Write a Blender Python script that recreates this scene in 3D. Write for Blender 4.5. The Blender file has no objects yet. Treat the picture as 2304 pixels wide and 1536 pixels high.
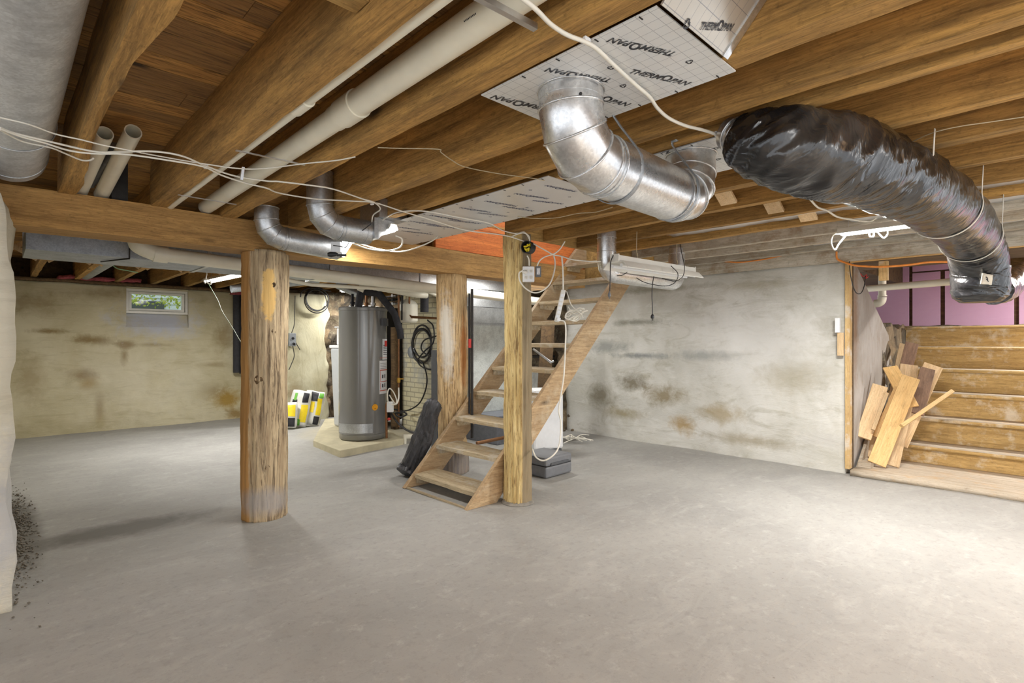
import bpy, bmesh, math, random
from mathutils import Vector, Matrix, noise
C = bpy.context.scene.collection
SC = bpy.context.scene
PI = math.pi

# ---------------------------------------------------------------- camera
FPX, CAMH, YAW = 1204.0, 1.25, math.radians(46)
FW = (math.cos(YAW), math.sin(YAW)); RT = (math.sin(YAW), -math.cos(YAW))
cam = bpy.data.cameras.new('camera'); camo = bpy.data.objects.new('camera', cam); C.objects.link(camo)
cam.sensor_width = 36; cam.lens = 36 * FPX / 2304; cam.clip_start = .05
camo.location = (0, 0, CAMH); camo.rotation_euler = (PI / 2, 0, YAW - PI / 2)
SC.camera = camo

# ---------------------------------------------------------------- world, exposure
w = bpy.data.worlds.new('world'); SC.world = w; w.use_nodes = True
bg = w.node_tree.nodes['Background']; bg.inputs[0].default_value = (.93, .96, 1.0, 1); bg.inputs[1].default_value = 1.0
SC.view_settings.view_transform = 'Standard'; SC.view_settings.look = 'None'
SC.view_settings.gamma = 1; SC.view_settings.use_curve_mapping = False
SC.view_settings.exposure = 0.86
SC.cycles.max_bounces = 8; SC.cycles.diffuse_bounces = 5; SC.cycles.glossy_bounces = 4
SC.cycles.use_adaptive_sampling = True; SC.cycles.adaptive_threshold = .03
SC.cycles.transmission_bounces = 6; SC.cycles.use_denoising = True
SC.cycles.sample_clamp_indirect = 6


# ---------------------------------------------------------------- pixel -> point on a plane
def ray(px, py):
    s = (px - 1152) / FPX
    return FW[0] + RT[0] * s, FW[1] + RT[1] * s, (768 - py) / FPX
def PZ(px, py, z=0.0):
    r = ray(px, py); t = (z - CAMH) / r[2]; return Vector((r[0] * t, r[1] * t, z))
def PX(px, py, x):
    r = ray(px, py); t = x / r[0]; return Vector((x, r[1] * t, CAMH + r[2] * t))
def PY(px, py, y):
    r = ray(px, py); t = y / r[1]; return Vector((r[0] * t, y, CAMH + r[2] * t))
def PD(px, py, d):
    r = ray(px, py); return Vector((r[0] * d, r[1] * d, CAMH + r[2] * d))
V = lambda *a: Vector(a)


# ---------------------------------------------------------------- mesh helpers
def smooth_path(pts, sub=6):
    pts = [Vector(p) for p in pts]
    if len(pts) < 3: return pts
    out = []
    P = [pts[0] * 2 - pts[1]] + pts + [pts[-1] * 2 - pts[-2]]
    for i in range(1, len(P) - 2):
        a, b, c, d = P[i - 1], P[i], P[i + 1], P[i + 2]
        for k in range(sub):
            t = k / sub
            out.append(.5 * ((2 * b) + (c - a) * t + (2 * a - 5 * b + 4 * c - d) * t * t + (3 * b - a - 3 * c + d) * t ** 3))
    out.append(pts[-1]); return out

class MB:
    def __init__(s): s.bm = bmesh.new()
    def vs(s, pts): return [s.bm.verts.new(p) for p in pts]
    def face(s, v, sm=False):
        f = s.bm.faces.new(v); f.smooth = sm; return f
    def box(s, x0, y0, z0, x1, y1, z1, M=None):
        if x0 > x1: x0, x1 = x1, x0
        if y0 > y1: y0, y1 = y1, y0
        if z0 > z1: z0, z1 = z1, z0
        p = [V(x, y, z) for z in (z0, z1) for y in (y0, y1) for x in (x0, x1)]
        if M: p = [M @ q for q in p]
        v = s.vs(p)
        for f in ((0, 2, 3, 1), (4, 5, 7, 6), (0, 1, 5, 4), (2, 6, 7, 3), (0, 4, 6, 2), (1, 3, 7, 5)): s.face([v[i] for i in f])
        return s
    def obox(s, c, ax, ay, az, hx, hy, hz):
        M = Matrix.Translation(c) @ Matrix((ax, ay, az)).transposed().to_4x4()
        return s.box(-hx, -hy, -hz, hx, hy, hz, M)
    def board(s, p0, p1, w, t, nrm=(0, 0, 1)):
        """a board from p0 to p1, width w, thickness t, its face turned to nrm"""
        p0, p1 = Vector(p0), Vector(p1); ax = (p1 - p0).normalized(); n = Vector(nrm); n = (n - ax * n.dot(ax)).normalized()
        return s.obox((p0 + p1) / 2, ax, n.cross(ax), n, (p1 - p0).length / 2, w / 2, t / 2)
    def tube(s, pts, r, n=12, cap=True, closed=False, rf=None, sm=True):
        pts = [Vector(p) for p in pts]; m = len(pts)
        if m < 2: return s
        tg = []
        for i in range(m):
            a = pts[(i - 1) % m] if (closed or i > 0) else pts[i]
            b = pts[(i + 1) % m] if (closed or i < m - 1) else pts[i]
            tg.append((b - a).normalized())
        u = tg[0].orthogonal().normalized() if abs(tg[0].z) > .99 else tg[0].cross(V(0, 0, 1)).normalized()
        rings = []
        for i in range(m):
            u = (u - tg[i] * u.dot(tg[i])).normalized(); vv = tg[i].cross(u)
            k = 1.0
            if 0 < i < m - 1:      # mitre
                a = (pts[i] - pts[i - 1]).normalized(); k = 1 / max(.5, a.dot(tg[i]))
            rr = r[i] if isinstance(r, (list, tuple)) else r
            ring = []
            for j in range(n):
                th = 2 * PI * j / n
                q = rr if rf is None else rr * rf(i / (m - 1), th, i)
                d = u * math.cos(th) + vv * math.sin(th)
                if k > 1.001:
                    bend = (pts[i + 1] - pts[i]).normalized() - (pts[i] - pts[i - 1]).normalized()
                    bend.normalize(); d = d + bend * d.dot(bend) * (k - 1)
                ring.append(s.bm.verts.new(pts[i] + d * q))
            rings.append(ring)
        L = m if closed else m - 1
        for i in range(L):
            a, b = rings[i], rings[(i + 1) % m]
            for j in range(n): s.face([a[j], a[(j + 1) % n], b[(j + 1) % n], b[j]], sm)
        if cap and not closed:
            s.face(rings[0][::-1]); s.face(rings[-1])
            for rg in (rings[0], rings[-1]):
                for j in range(n):
                    e = s.bm.edges.get((rg[j], rg[(j + 1) % n]))
                    if e: e.smooth = False
        return s
    def cyl(s, p0, p1, r, n=20, r1=None):
        return s.tube([p0, p1], [r, r if r1 is None else r1], n)
    def lathe(s, prof, c=(0, 0, 0), n=32, ax=(0, 0, 1), cap=True):
        c = Vector(c); ax = Vector(ax).normalized(); u = ax.orthogonal().normalized(); vv = ax.cross(u); R_ = []
        for r, h in prof: R_.append([s.bm.verts.new(c + ax * h + (u * math.cos(2 * PI * j / n) + vv * math.sin(2 * PI * j / n)) * max(r, 1e-4)) for j in range(n)])
        for a, b in zip(R_, R_[1:]):
            for j in range(n): s.face([a[j], a[(j + 1) % n], b[(j + 1) % n], b[j]], True)
        for i in range(1, len(prof) - 1):
            a1 = math.atan2(prof[i][1] - prof[i - 1][1], prof[i][0] - prof[i - 1][0]); a2 = math.atan2(prof[i + 1][1] - prof[i][1], prof[i + 1][0] - prof[i][0])
            if abs(math.remainder(a1 - a2, 2 * PI)) > .6:
                for j in range(n):
                    e = s.bm.edges.get((R_[i][j], R_[i][(j + 1) % n]))
                    if e: e.smooth = False
        if cap:
            for rg, p in ((R_[0][::-1], prof[0]), (R_[-1], prof[-1])):
                if p[0] > 1e-3:
                    s.face(rg)
                    for j in range(n):
                        e = s.bm.edges.get((rg[j], rg[(j + 1) % n]))
                        if e: e.smooth = False
        return s
    def prism(s, poly, d):
        """polygon extruded by vector d"""
        d = Vector(d); a = s.vs([Vector(p) for p in poly]); b = s.vs([Vector(p) + d for p in poly]); n = len(a)
        s.face(a[::-1]); s.face(b)
        for i in range(n): s.face([a[i], a[(i + 1) % n], b[(i + 1) % n], b[i]])
        return s
    def grid(s, x0, y0, z0, x1, y1, z1, res, fn=None, sm=True, rz=None):
        """box subdivided every res metres, each vertex moved by fn(co) -> offset"""
        lo, hi = V(x0, y0, z0), V(x1, y1, z1); N = [max(1, int(round((hi[i] - lo[i]) / (res if not isinstance(res, tuple) else res[i])))) for i in range(3)]
        tab = {}
        def gv(i, j, k):
            key = (i, j, k)
            if key not in tab:
                co = V(lo.x + (hi.x - lo.x) * i / N[0], lo.y + (hi.y - lo.y) * j / N[1], lo.z + (hi.z - lo.z) * k / N[2])
                if fn: co = co + fn(co)
                tab[key] = s.bm.verts.new(co)
            return tab[key]
        for i in range(N[0]):
            for j in range(N[1]):
                s.face([gv(i, j, 0), gv(i, j + 1, 0), gv(i + 1, j + 1, 0), gv(i + 1, j, 0)], sm)
                s.face([gv(i, j, N[2]), gv(i + 1, j, N[2]), gv(i + 1, j + 1, N[2]), gv(i, j + 1, N[2])], sm)
        for i in range(N[0]):
            for k in range(N[2]):
                s.face([gv(i, 0, k), gv(i + 1, 0, k), gv(i + 1, 0, k + 1), gv(i, 0, k + 1)], sm)
                s.face([gv(i, N[1], k), gv(i, N[1], k + 1), gv(i + 1, N[1], k + 1), gv(i + 1, N[1], k)], sm)
        for j in range(N[1]):
            for k in range(N[2]):
                s.face([gv(0, j, k), gv(0, j, k + 1), gv(0, j + 1, k + 1), gv(0, j + 1, k)], sm)
                s.face([gv(N[0], j, k), gv(N[0], j + 1, k), gv(N[0], j + 1, k + 1), gv(N[0], j, k + 1)], sm)
        return s
    def mesh(s, me, M):
        n0 = len(s.bm.verts); s.bm.from_mesh(me); s.bm.verts.ensure_lookup_table()
        for v in s.bm.verts[n0:]: v.co = M @ v.co
        return s
    def build(s, name, mat, parent=None, bevel=0):
        me = bpy.data.meshes.new(name); bmesh.ops.recalc_face_normals(s.bm, faces=s.bm.faces[:]); s.bm.to_mesh(me); s.bm.free()
        o = bpy.data.objects.new(name, me); C.objects.link(o)
        if mat: me.materials.append(mat)
        if bevel:
            b = o.modifiers.new('bevel', 'BEVEL'); b.width = bevel; b.segments = 2; b.limit_method = 'ANGLE'
        if parent is not None:
            o.parent = parent; o.matrix_parent_inverse = Matrix.Translation(-parent['_w'] if '_w' in parent else V(0, 0, 0)) if False else PINV.get(parent.name, Matrix())
        return o
PINV = {}
LABELS = {}
def tag(o, label, cat, group=None, kind=None):
    o['label'] = label; o['category'] = cat
    if group: o['group'] = group
    if kind: o['kind'] = kind
    n = len(label.split())
    if not 4 <= n <= 16: print('LABEL LENGTH', n, label)
    if label in LABELS and not group: print('DUP LABEL', label)
    LABELS[label] = 1
    return o
def thing(name, label, cat, loc=(0, 0, 0), group=None):
    o = bpy.data.objects.new(name, None); C.objects.link(o); o.location = loc; o.empty_display_size = .1
    PINV[o.name] = Matrix.Translation(-Vector(loc)); return tag(o, label, cat, group)
def one(mb, name, mat, label, cat, group=None, bevel=0, kind=None):
    return tag(mb.build(name, mat, None, bevel), label, cat, group, kind)
def struct(mb, name, mat, parent=None, bevel=0):
    o = mb.build(name, mat, parent, bevel)
    if parent is None: o['kind'] = 'structure'
    return o
def nz(p, s=1.0, o=0.0):
    return noise.noise(V(p[0] * s + o, p[1] * s + o * 1.7, p[2] * s - o))


# ---------------------------------------------------------------- materials
class N:
    def __init__(s, name):
        s.m = bpy.data.materials.new(name); s.m.use_nodes = True; s.t = s.m.node_tree; s.n = s.t.nodes
        s.b = s.n['Principled BSDF']; s.tc = s.n.new('ShaderNodeTexCoord')
    def new(s, t, **k):
        x = s.n.new(t)
        for a, b in k.items(): setattr(x, a, b)
        return x
    def ln(s, a, b): s.t.links.new(a, b)
    def mapc(s, sc=(1, 1, 1), rot=(0, 0, 0), loc=(0, 0, 0), src=None):
        m = s.new('ShaderNodeMapping'); m.inputs['Scale'].default_value = sc; m.inputs['Rotation'].default_value = rot; m.inputs['Location'].default_value = loc
        s.ln(src or s.tc.outputs['Object'], m.inputs[0]); return m.outputs[0]
    def noise(s, vec, scale, det=4, rough=.6, dist=0.0):
        x = s.new('ShaderNodeTexNoise'); x.inputs['Scale'].default_value = scale; x.inputs['Detail'].default_value = det
        x.inputs['Roughness'].default_value = rough; x.inputs['Distortion'].default_value = dist; s.ln(vec, x.inputs['Vector']); return x.outputs[0]
    def ramp(s, fac, stops):
        r = s.new('ShaderNodeValToRGB'); e = r.color_ramp.elements
        while len(e) < len(stops): e.new(.5)
        for i, (p, c) in enumerate(stops):
            e[i].position = p; e[i].color = (c, c, c, 1) if isinstance(c, (int, float)) else (*c, 1)
        s.ln(fac, r.inputs[0]); return r.outputs[0]
    def mix(s, a, b, fac, mode='MIX'):
        x = s.new('ShaderNodeMix', data_type='RGBA', blend_type=mode)
        for v, i in ((fac, 0), (a, 6), (b, 7)):
            if hasattr(v, 'links'): s.ln(v, x.inputs[i])
            else: x.inputs[i].default_value = v if isinstance(v, (int, float)) else (*v, 1)
        return x.outputs[2]
    def math(s, op, a, b=0.0, clamp=False):
        x = s.new('ShaderNodeMath', operation=op, use_clamp=clamp)
        for v, i in ((a, 0), (b, 1)):
            if hasattr(v, 'links'): s.ln(v, x.inputs[i])
            else: x.inputs[i].default_value = v
        return x.outputs[0]
    def blob(s, c, r, ns=3.0, amp=.5, soft=.35, src=None):
        """mask of a stain with its own ragged outline round point c; r = radii"""
        m = s.new('ShaderNodeVectorMath', operation='SUBTRACT'); s.ln(src or s.tc.outputs['Object'], m.inputs[0]); m.inputs[1].default_value = c
        d = s.new('ShaderNodeVectorMath', operation='DIVIDE'); s.ln(m.outputs[0], d.inputs[0]); d.inputs[1].default_value = r
        l = s.new('ShaderNodeVectorMath', operation='LENGTH'); s.ln(d.outputs[0], l.inputs[0])
        n = s.noise(s.tc.outputs['Object'], ns, 8, .75, .4)
        q = s.math('ADD', l.outputs['Value'], s.math('MULTIPLY', s.math('SUBTRACT', n, .5), amp * 2))
        return s.ramp(q, [(1 - soft if 1 - soft > 0 else 0, 1.0), (1.0, 0.0)])
    def bump(s, h, st=.3, d=.01, prev=None):
        b = s.new('ShaderNodeBump'); b.inputs['Strength'].default_value = st; b.inputs['Distance'].default_value = d; s.ln(h, b.inputs['Height'])
        if prev: s.ln(prev, b.inputs['Normal'])
        return b.outputs[0]
    def out(s, col, rough=.8, metal=0.0, nrm=None, **k):
        for v, n_ in ((col, 'Base Color'), (rough, 'Roughness'), (metal, 'Metallic')):
            if hasattr(v, 'links'): s.ln(v, s.b.inputs[n_])
            else: s.b.inputs[n_].default_value = v if isinstance(v, (int, float)) else (*v, 1)
        if nrm: s.ln(nrm, s.b.inputs['Normal'])
        for a, b in k.items(): s.b.inputs[a].default_value = b
        return s.m
def srgb(r, g, b):
    f = lambda c: (c / 255 / 12.92) if c <= 10 else (((c / 255) + .055) / 1.055) ** 2.4
    return (f(r), f(g), f(b))
def plain(name, col, rough=.6, metal=0.0, var=.12, scale=25, bump=.0, **k):
    m = N(name); n = m.noise(m.tc.outputs['Object'], scale, 3)
    c = m.mix(tuple(x * (1 - var) for x in col), tuple(min(1, x * (1 + var)) for x in col), m.ramp(n, [(.3, 0.), (.7, 1.)]))
    return m.out(c, rough, metal, m.bump(n, bump, .004) if bump else None, **k)
def wood(name, dark, light, axis='x', knots=True, rough=.75, scale=1.0, dirt=None, dirtamt=.4, spread=.25, bump=.35):
    m = N(name)
    along, across = .9 * scale, 14 * scale
    sc = {'x': (along, across, across), 'y': (across, along, across), 'z': (across, across, along)}[axis]
    oi = m.new('ShaderNodeObjectInfo'); rnd = m.math('MULTIPLY', oi.outputs['Random'], 9.0)
    off = m.new('ShaderNodeVectorMath', operation='ADD'); m.ln(m.tc.outputs['Object'], off.inputs[0]); m.ln(rnd, off.inputs[1])
    v = m.mapc(sc, src=off.outputs[0])
    g = m.noise(v, 1.6, 6, .62, .8)
    fine = m.noise(m.mapc(tuple(q * 4.5 for q in sc), src=off.outputs[0]), 2.5, 5, .75, .6); saw = m.noise(m.mapc(tuple(q * (16 if q == along else 1.2) for q in sc), src=off.outputs[0]), 3.0, 3, .7)
    c = m.mix(dark, light, m.ramp(g, [(.5 - spread, 0.), (.5 + spread, 1.)]))
    c = m.mix(c, tuple(q * .45 for q in dark), m.ramp(fine, [(.48, 0.), (.7, .6)]))
    c = m.mix(c, tuple(min(1, q * 1.15) for q in light), m.ramp(fine, [(.3, .45), (.45, 0.)]))
    c = m.mix(c, tuple(q * .5 for q in dark), m.ramp(saw, [(.55, 0.), (.75, .4)]))
    big = m.noise(off.outputs[0], 1.7, 3)
    c = m.mix(c, tuple(q * .55 for q in dark), m.ramp(big, [(.5, 0.), (.85, .5)]))
    if knots:
        ks = {'x': (1.6, 5, 5), 'y': (5, 1.6, 5), 'z': (5, 5, 1.6)}[axis]
        vo = m.new('ShaderNodeTexVoronoi'); vo.inputs['Scale'].default_value = 1.0; m.ln(m.mapc(ks, src=off.outputs[0]), vo.inputs['Vector'])
        c = m.mix(c, tuple(q * .3 for q in dark), m.ramp(vo.outputs['Distance'], [(.05, .9), (.13, 0.)]))
    if dirt:
        dn = m.noise(off.outputs[0], 5, 6, .7)
        c = m.mix(c, dirt, m.ramp(dn, [(.52, 0.), (.68, dirtamt)]))
    # tone differs from board to board
    hs = m.new('ShaderNodeHueSaturation'); m.ln(c, hs.inputs['Color']); m.ln(m.math('ADD', m.math('MULTIPLY', oi.outputs['Random'], .35), .82), hs.inputs['Value'])
    return m.out(hs.outputs[0], rough, 0, m.bump(fine, bump, .004, m.bump(g, bump * .6, .006)))
def galv(name, col=(.56, .58, .6), rough=.36, metal=.9, dirt=0.0):
    m = N(name); vo = m.new('ShaderNodeTexVoronoi'); vo.inputs['Scale'].default_value = 120; m.ln(m.tc.outputs['Object'], vo.inputs['Vector'])
    n = m.noise(m.tc.outputs['Object'], 9, 5, .7); f = m.noise(m.tc.outputs['Object'], 90, 2)
    c = m.mix(tuple(q * .88 for q in col), tuple(min(1, q * 1.1) for q in col), m.math('FRACT', m.math('MULTIPLY', m.noise(vo.outputs['Position'], 40, 0), 7.0)))
    c = m.mix(c, tuple(q * .6 for q in col), m.ramp(n, [(.45, 0.), (.7, .6 + dirt * .3)]))
    r = m.math('ADD', m.math('MULTIPLY', n, .16), rough - .06)
    return m.out(c, r, metal, m.bump(n, .04, .004))

MT = {}
MT['joist_y'] = wood('rough_joist_wood', srgb(104, 76, 38), srgb(214, 166, 92), 'y', rough=.85, spread=.28)
MT['joist_y_white'] = wood('limewashed_joist_wood', srgb(160, 146, 120), srgb(208, 202, 190), 'y', rough=.85, dirt=srgb(128, 96, 56), dirtamt=.6)
MT['joist_x'] = wood('rough_header_wood', srgb(120, 92, 50), srgb(206, 166, 98), 'x', rough=.85)
MT['beam'] = wood('main_beam_wood', srgb(132, 96, 50), srgb(212, 166, 98), 'x', rough=.75, spread=.35)
MT['stair'] = wood('stair_tread_wood', srgb(156, 134, 100), srgb(212, 196, 164), 'y', rough=.8, dirt=srgb(206, 202, 192), dirtamt=.7)
MT['stringer'] = N('x')
MT['stringer'] = wood('stringer_wood', srgb(152, 122, 86), srgb(202, 176, 138), 'x', rough=.8, dirt=srgb(200, 188, 164), dirtamt=.5)
MT['orange'] = wood('orange_stained_wood', srgb(176, 86, 36), srgb(224, 132, 62), 'x', rough=.7)
MT['pine_z'] = wood('pine_upright', srgb(200, 160, 100), srgb(230, 200, 146), 'z', rough=.7, dirt=srgb(222, 220, 214), dirtamt=.9)
MT['riser'] = wood('cellar_stair_wood', srgb(160, 126, 70), srgb(216, 182, 120), 'y', rough=.75, dirt=srgb(218, 208, 188), dirtamt=.75)
MT['treadpaint'] = wood('dusty_cellar_tread', srgb(158, 142, 120), srgb(198, 188, 172), 'y', rough=.85, dirt=srgb(178, 140, 88), dirtamt=.5, knots=False)
MT['scrap'] = wood('fresh_pine_board', srgb(212, 164, 96), srgb(242, 208, 148), 'z', rough=.55, spread=.4)
MT['scrap_pale'] = wood('pale_pine_board', srgb(206, 170, 122), srgb(232, 206, 166), 'z', rough=.6)
MT['scrap_dark'] = wood('old_brown_board', srgb(112, 84, 66), srgb(156, 124, 100), 'z', rough=.7)
MT['darkwood'] = wood('old_dark_wood', srgb(66, 50, 34), srgb(120, 96, 64), 'y', rough=.9)
MT['galv'] = galv('galvanized_sheet')
MT['galv_new'] = galv('bright_galvanized_sheet', (.74, .75, .76), .27)
MT['galv_dull'] = galv('dull_galvanized_sheet', (.42, .45, .48), .5, .75, .5)
MT['pvc'] = plain('white_plastic_pipe', srgb(230, 226, 208), .35, var=.05, scale=8)
MT['cable'] = plain('white_cable_sheath', srgb(226, 222, 210), .5, var=.04)
MT['thinwire'] = plain('pale_thin_wire', srgb(190, 176, 146), .6)
MT['black'] = plain('black_rubber', srgb(34, 34, 36), .45, var=.2)
MT['blackpipe'] = plain('black_pipe', srgb(44, 44, 46), .5, var=.2)
MT['foam'] = plain('black_foam_sleeve', srgb(52, 52, 56), .9, var=.2)
MT['white'] = plain('white_painted_metal', srgb(224, 222, 214), .4, var=.05, scale=6)
MT['whiteplastic'] = plain('white_plastic', srgb(232, 234, 236), .35, var=.03)
MT['steel'] = plain('bare_steel', (.6, .6, .62), .3, 1.0, var=.1)
MT['copper'] = plain('tarnished_copper', srgb(134, 96, 66), .45, .8, var=.2)
MT['brass'] = plain('brass', srgb(190, 150, 70), .35, .9)
MT['orangecord'] = plain('orange_cord_sheath', srgb(232, 142, 60), .5)
MT['yellow'] = plain('yellow_plastic', srgb(238, 214, 40), .4)
MT['print'] = plain('black_print', srgb(38, 38, 44), .5)
MT['blueprint'] = plain('blue_grey_print', srgb(70, 78, 112), .5)
MT['grey'] = plain('grey_plastic', srgb(112, 114, 118), .5, var=.08)
MT['darkgrey'] = plain('dark_grey_plastic', srgb(78, 80, 84), .55, var=.1)
MT['iron'] = plain('dark_iron', srgb(58, 56, 54), .6, .6, var=.2)
MT['green'] = plain('green_wire', srgb(150, 190, 150), .5)
MT['red'] = plain('red_plastic', srgb(190, 50, 44), .5)
MT['pinkwool'] = plain('pink_insulation_wool', srgb(150, 72, 78), .95, var=.3, scale=40)
def emit(name, col, st):
    m = N(name); return m.out(col, .5, 0, None, **{'Emission Color': (*col, 1), 'Emission Strength': st})
MT['tube'] = emit('lit_tube', (1, .99, .96), 9.0)

def floor_mat():
    m = N('trowelled_concrete'); o = m.tc.outputs['Object']
    a = m.noise(o, .8, 6, .6, .6); b = m.noise(m.mapc((1.2, 3, 1), (0, 0, .6)), 1.6, 6, .7, 1.2); c3 = m.noise(o, 22, 4, .7)
    c = m.mix(srgb(144, 143, 140), srgb(166, 165, 161), m.ramp(a, [(.3, 0.), (.7, 1.)]))
    c = m.mix(c, srgb(178, 177, 173), m.ramp(b, [(.5, 0.), (.72, .45)]))
    c = m.mix(c, srgb(120, 118, 114), m.ramp(c3, [(.52, 0.), (.75, .4)]))
    c = m.mix(c, srgb(104, 102, 98), m.ramp(m.noise(o, 75, 3, .8), [(.58, 0.), (.75, .35)]))
    c = m.mix(c, srgb(190, 189, 186), m.ramp(m.noise(o, 9, 7, .75), [(.56, 0.), (.68, .35)]))
    c = m.mix(c, srgb(88, 85, 79), m.math('MULTIPLY', m.blob((.62, 4.36, 0), (.62, .24, 1), 4, .6, .6), .95))
    c = m.mix(c, srgb(92, 88, 80), m.math('MULTIPLY', m.blob((.12, 4.9, 0), (.13, 1.2, 1), 9, .4, .5), .8))
    c = m.mix(c, srgb(124, 121, 114), m.math('MULTIPLY', m.blob((1.0, 4.0, 0), (1.6, 1.1, 1), 2, .5, .9), .35))
    c = m.mix(c, srgb(190, 176, 130), m.math('MULTIPLY', m.blob((3.55, 6.6, 0), (.75, 1.1, 1), 3, .4, .5), .55))
    vo = m.new('ShaderNodeTexVoronoi'); vo.inputs['Scale'].default_value = 7; m.ln(o, vo.inputs['Vector'])
    c = m.mix(c, srgb(110, 102, 92), m.ramp(vo.outputs['Distance'], [(.012, .7), (.04, 0.)]))
    return m.out(c, .75, 0, m.bump(c3, .25, .004, m.bump(b, .15, .02)))
MT['floor'] = floor_mat()
def wall_mat(name, base, light, dark, stains, scol, bmp=.5, streak=(1, 1, 5), patch=.5):
    m = N(name); o = m.tc.outputs['Object']
    a = m.noise(o, 1.3, 6, .6, .5); s_ = m.noise(m.mapc(streak), 2.2, 7, .7, 1.0); f = m.noise(o, 30, 5, .7)
    c = m.mix(base, light, m.ramp(a, [(.35, 0.), (.68, 1.)]))
    c = m.mix(c, dark, m.ramp(s_, [(.52, 0.), (.75, patch)]))
    c = m.mix(c, light, m.ramp(m.noise(m.mapc(streak, loc=(5, 3, 1)), 5, 5, .7, .6), [(.56, 0.), (.7, .5)]))
    for cc, r, amt, col in stains:
        c = m.mix(c, col or scol, m.math('MULTIPLY', m.blob(cc, r, 5, 1.1, .8), amt))
    return m.out(c, .9, 0, m.bump(f, .2, .006, m.bump(s_, bmp, .02)))
oc = srgb(128, 104, 56); gr = srgb(158, 160, 164)
MT['wall_back'] = wall_mat('ochre_stained_plaster', srgb(182, 172, 138), srgb(206, 198, 170), srgb(148, 136, 98), [
    *[(tuple(PY(px, py, 9.35)), (rx, 1, rz), am, co) for px, py, rx, rz, am, co in (
      (205, 765, .34, .1, .85, None), (110, 745, .24, .05, .8, None), (283, 775, .16, .09, .9, None), (280, 800, .07, .16, .8, None), (185, 845, .2, .12, .8, None), (200, 862, .16, .1, .8, srgb(150, 122, 56)),
      (510, 895, .28, .2, .9, srgb(156, 124, 44)), (530, 930, .2, .12, .8, srgb(140, 110, 50)), (500, 760, .2, .3, .6, None), (225, 920, .08, .3, .6, None), (60, 680, .5, .2, .5, None), (480, 880, .3, .15, .5, None), (345, 775, .3, .04, .5, None), (235, 660, .5, .14, .45, None), (480, 820, .3, .06, .5, None), (70, 850, .2, .4, .4, None))],
    ((1.76, 9.35, 1.60), (.66, 1, .38), .95, srgb(186, 190, 202)), ((1.3, 9.35, .7), (.8, 1, .7), .3, srgb(214, 208, 192)), ((2.1, 9.35, .6), (.5, 1, .6), .35, srgb(208, 202, 182))], oc)
MT['wall_right'] = wall_mat('grey_limewashed_concrete', srgb(190, 188, 178), srgb(220, 219, 214), srgb(158, 153, 134), [
    *[(tuple(PX(px, py, 5.8)), (1, ry, rz), am, co) for px, py, ry, rz, am, co in (
      (1700, 760, .9, .5, .7, srgb(224, 223, 220)), (1420, 860, .3, .14, .9, srgb(118, 110, 90)), (1350, 890, .3, .2, .8, srgb(128, 120, 98)), (1490, 890, .35, .16, .85, srgb(136, 122, 90)), (1400, 930, .4, .1, .75, srgb(150, 138, 104)),
      (1535, 955, .22, .14, .8, srgb(166, 136, 80)), (1620, 930, .35, .14, .7, srgb(160, 142, 104)), (1440, 800, .5, .05, .8, srgb(120, 124, 124)), (1370, 780, .4, .12, .7, srgb(130, 132, 128)), (1580, 800, .5, .08, .6, srgb(136, 140, 138)),
      (1430, 725, .5, .05, .75, srgb(126, 124, 110)), (1480, 650, .9, .05, .7, srgb(140, 134, 114)), (1700, 640, .5, .06, .5, srgb(160, 150, 124)), (1780, 850, .4, .2, .6, srgb(168, 160, 138)), (1680, 990, .6, .08, .6, srgb(150, 138, 112)), (1850, 990, .3, .1, .5, srgb(190, 188, 184)), (1330, 700, .3, .12, .5, srgb(206, 202, 188)))]], oc, streak=(1, 1, 3.0), patch=.75)
MT['wall_left'] = wall_mat('cream_rough_plaster', srgb(196, 190, 168), srgb(220, 216, 200), srgb(166, 160, 140), [((0, 3.6, .4), (1, 1, .5), .7, srgb(172, 174, 180))], oc)
MT['wall_utility'] = wall_mat('greenish_plaster', srgb(178, 170, 138), srgb(200, 196, 170), srgb(140, 128, 96), [((3.35, 8.3, .5), (.2, 1, .3), .6, None)], oc, streak=(3, 1, 1))
def stone_mat():
    m = N('fieldstone'); vo = m.new('ShaderNodeTexVoronoi'); vo.inputs['Scale'].default_value = 4.2; m.ln(m.tc.outputs['Object'], vo.inputs['Vector'])
    n = m.noise(m.tc.outputs['Object'], 14, 6, .7)
    c = m.mix(srgb(72, 64, 54), srgb(140, 120, 92), vo.outputs['Color']); c = m.mix(c, srgb(178, 168, 138), m.ramp(n, [(.5, 0.), (.75, .6)]))
    c = m.mix(c, srgb(40, 36, 30), m.ramp(m.noise(m.tc.outputs['Object'], 3, 5), [(.5, 0.), (.65, .8)]))
    return m.out(c, .95, 0, m.bump(n, .8, .03))
MT['stone'] = stone_mat()
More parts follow.
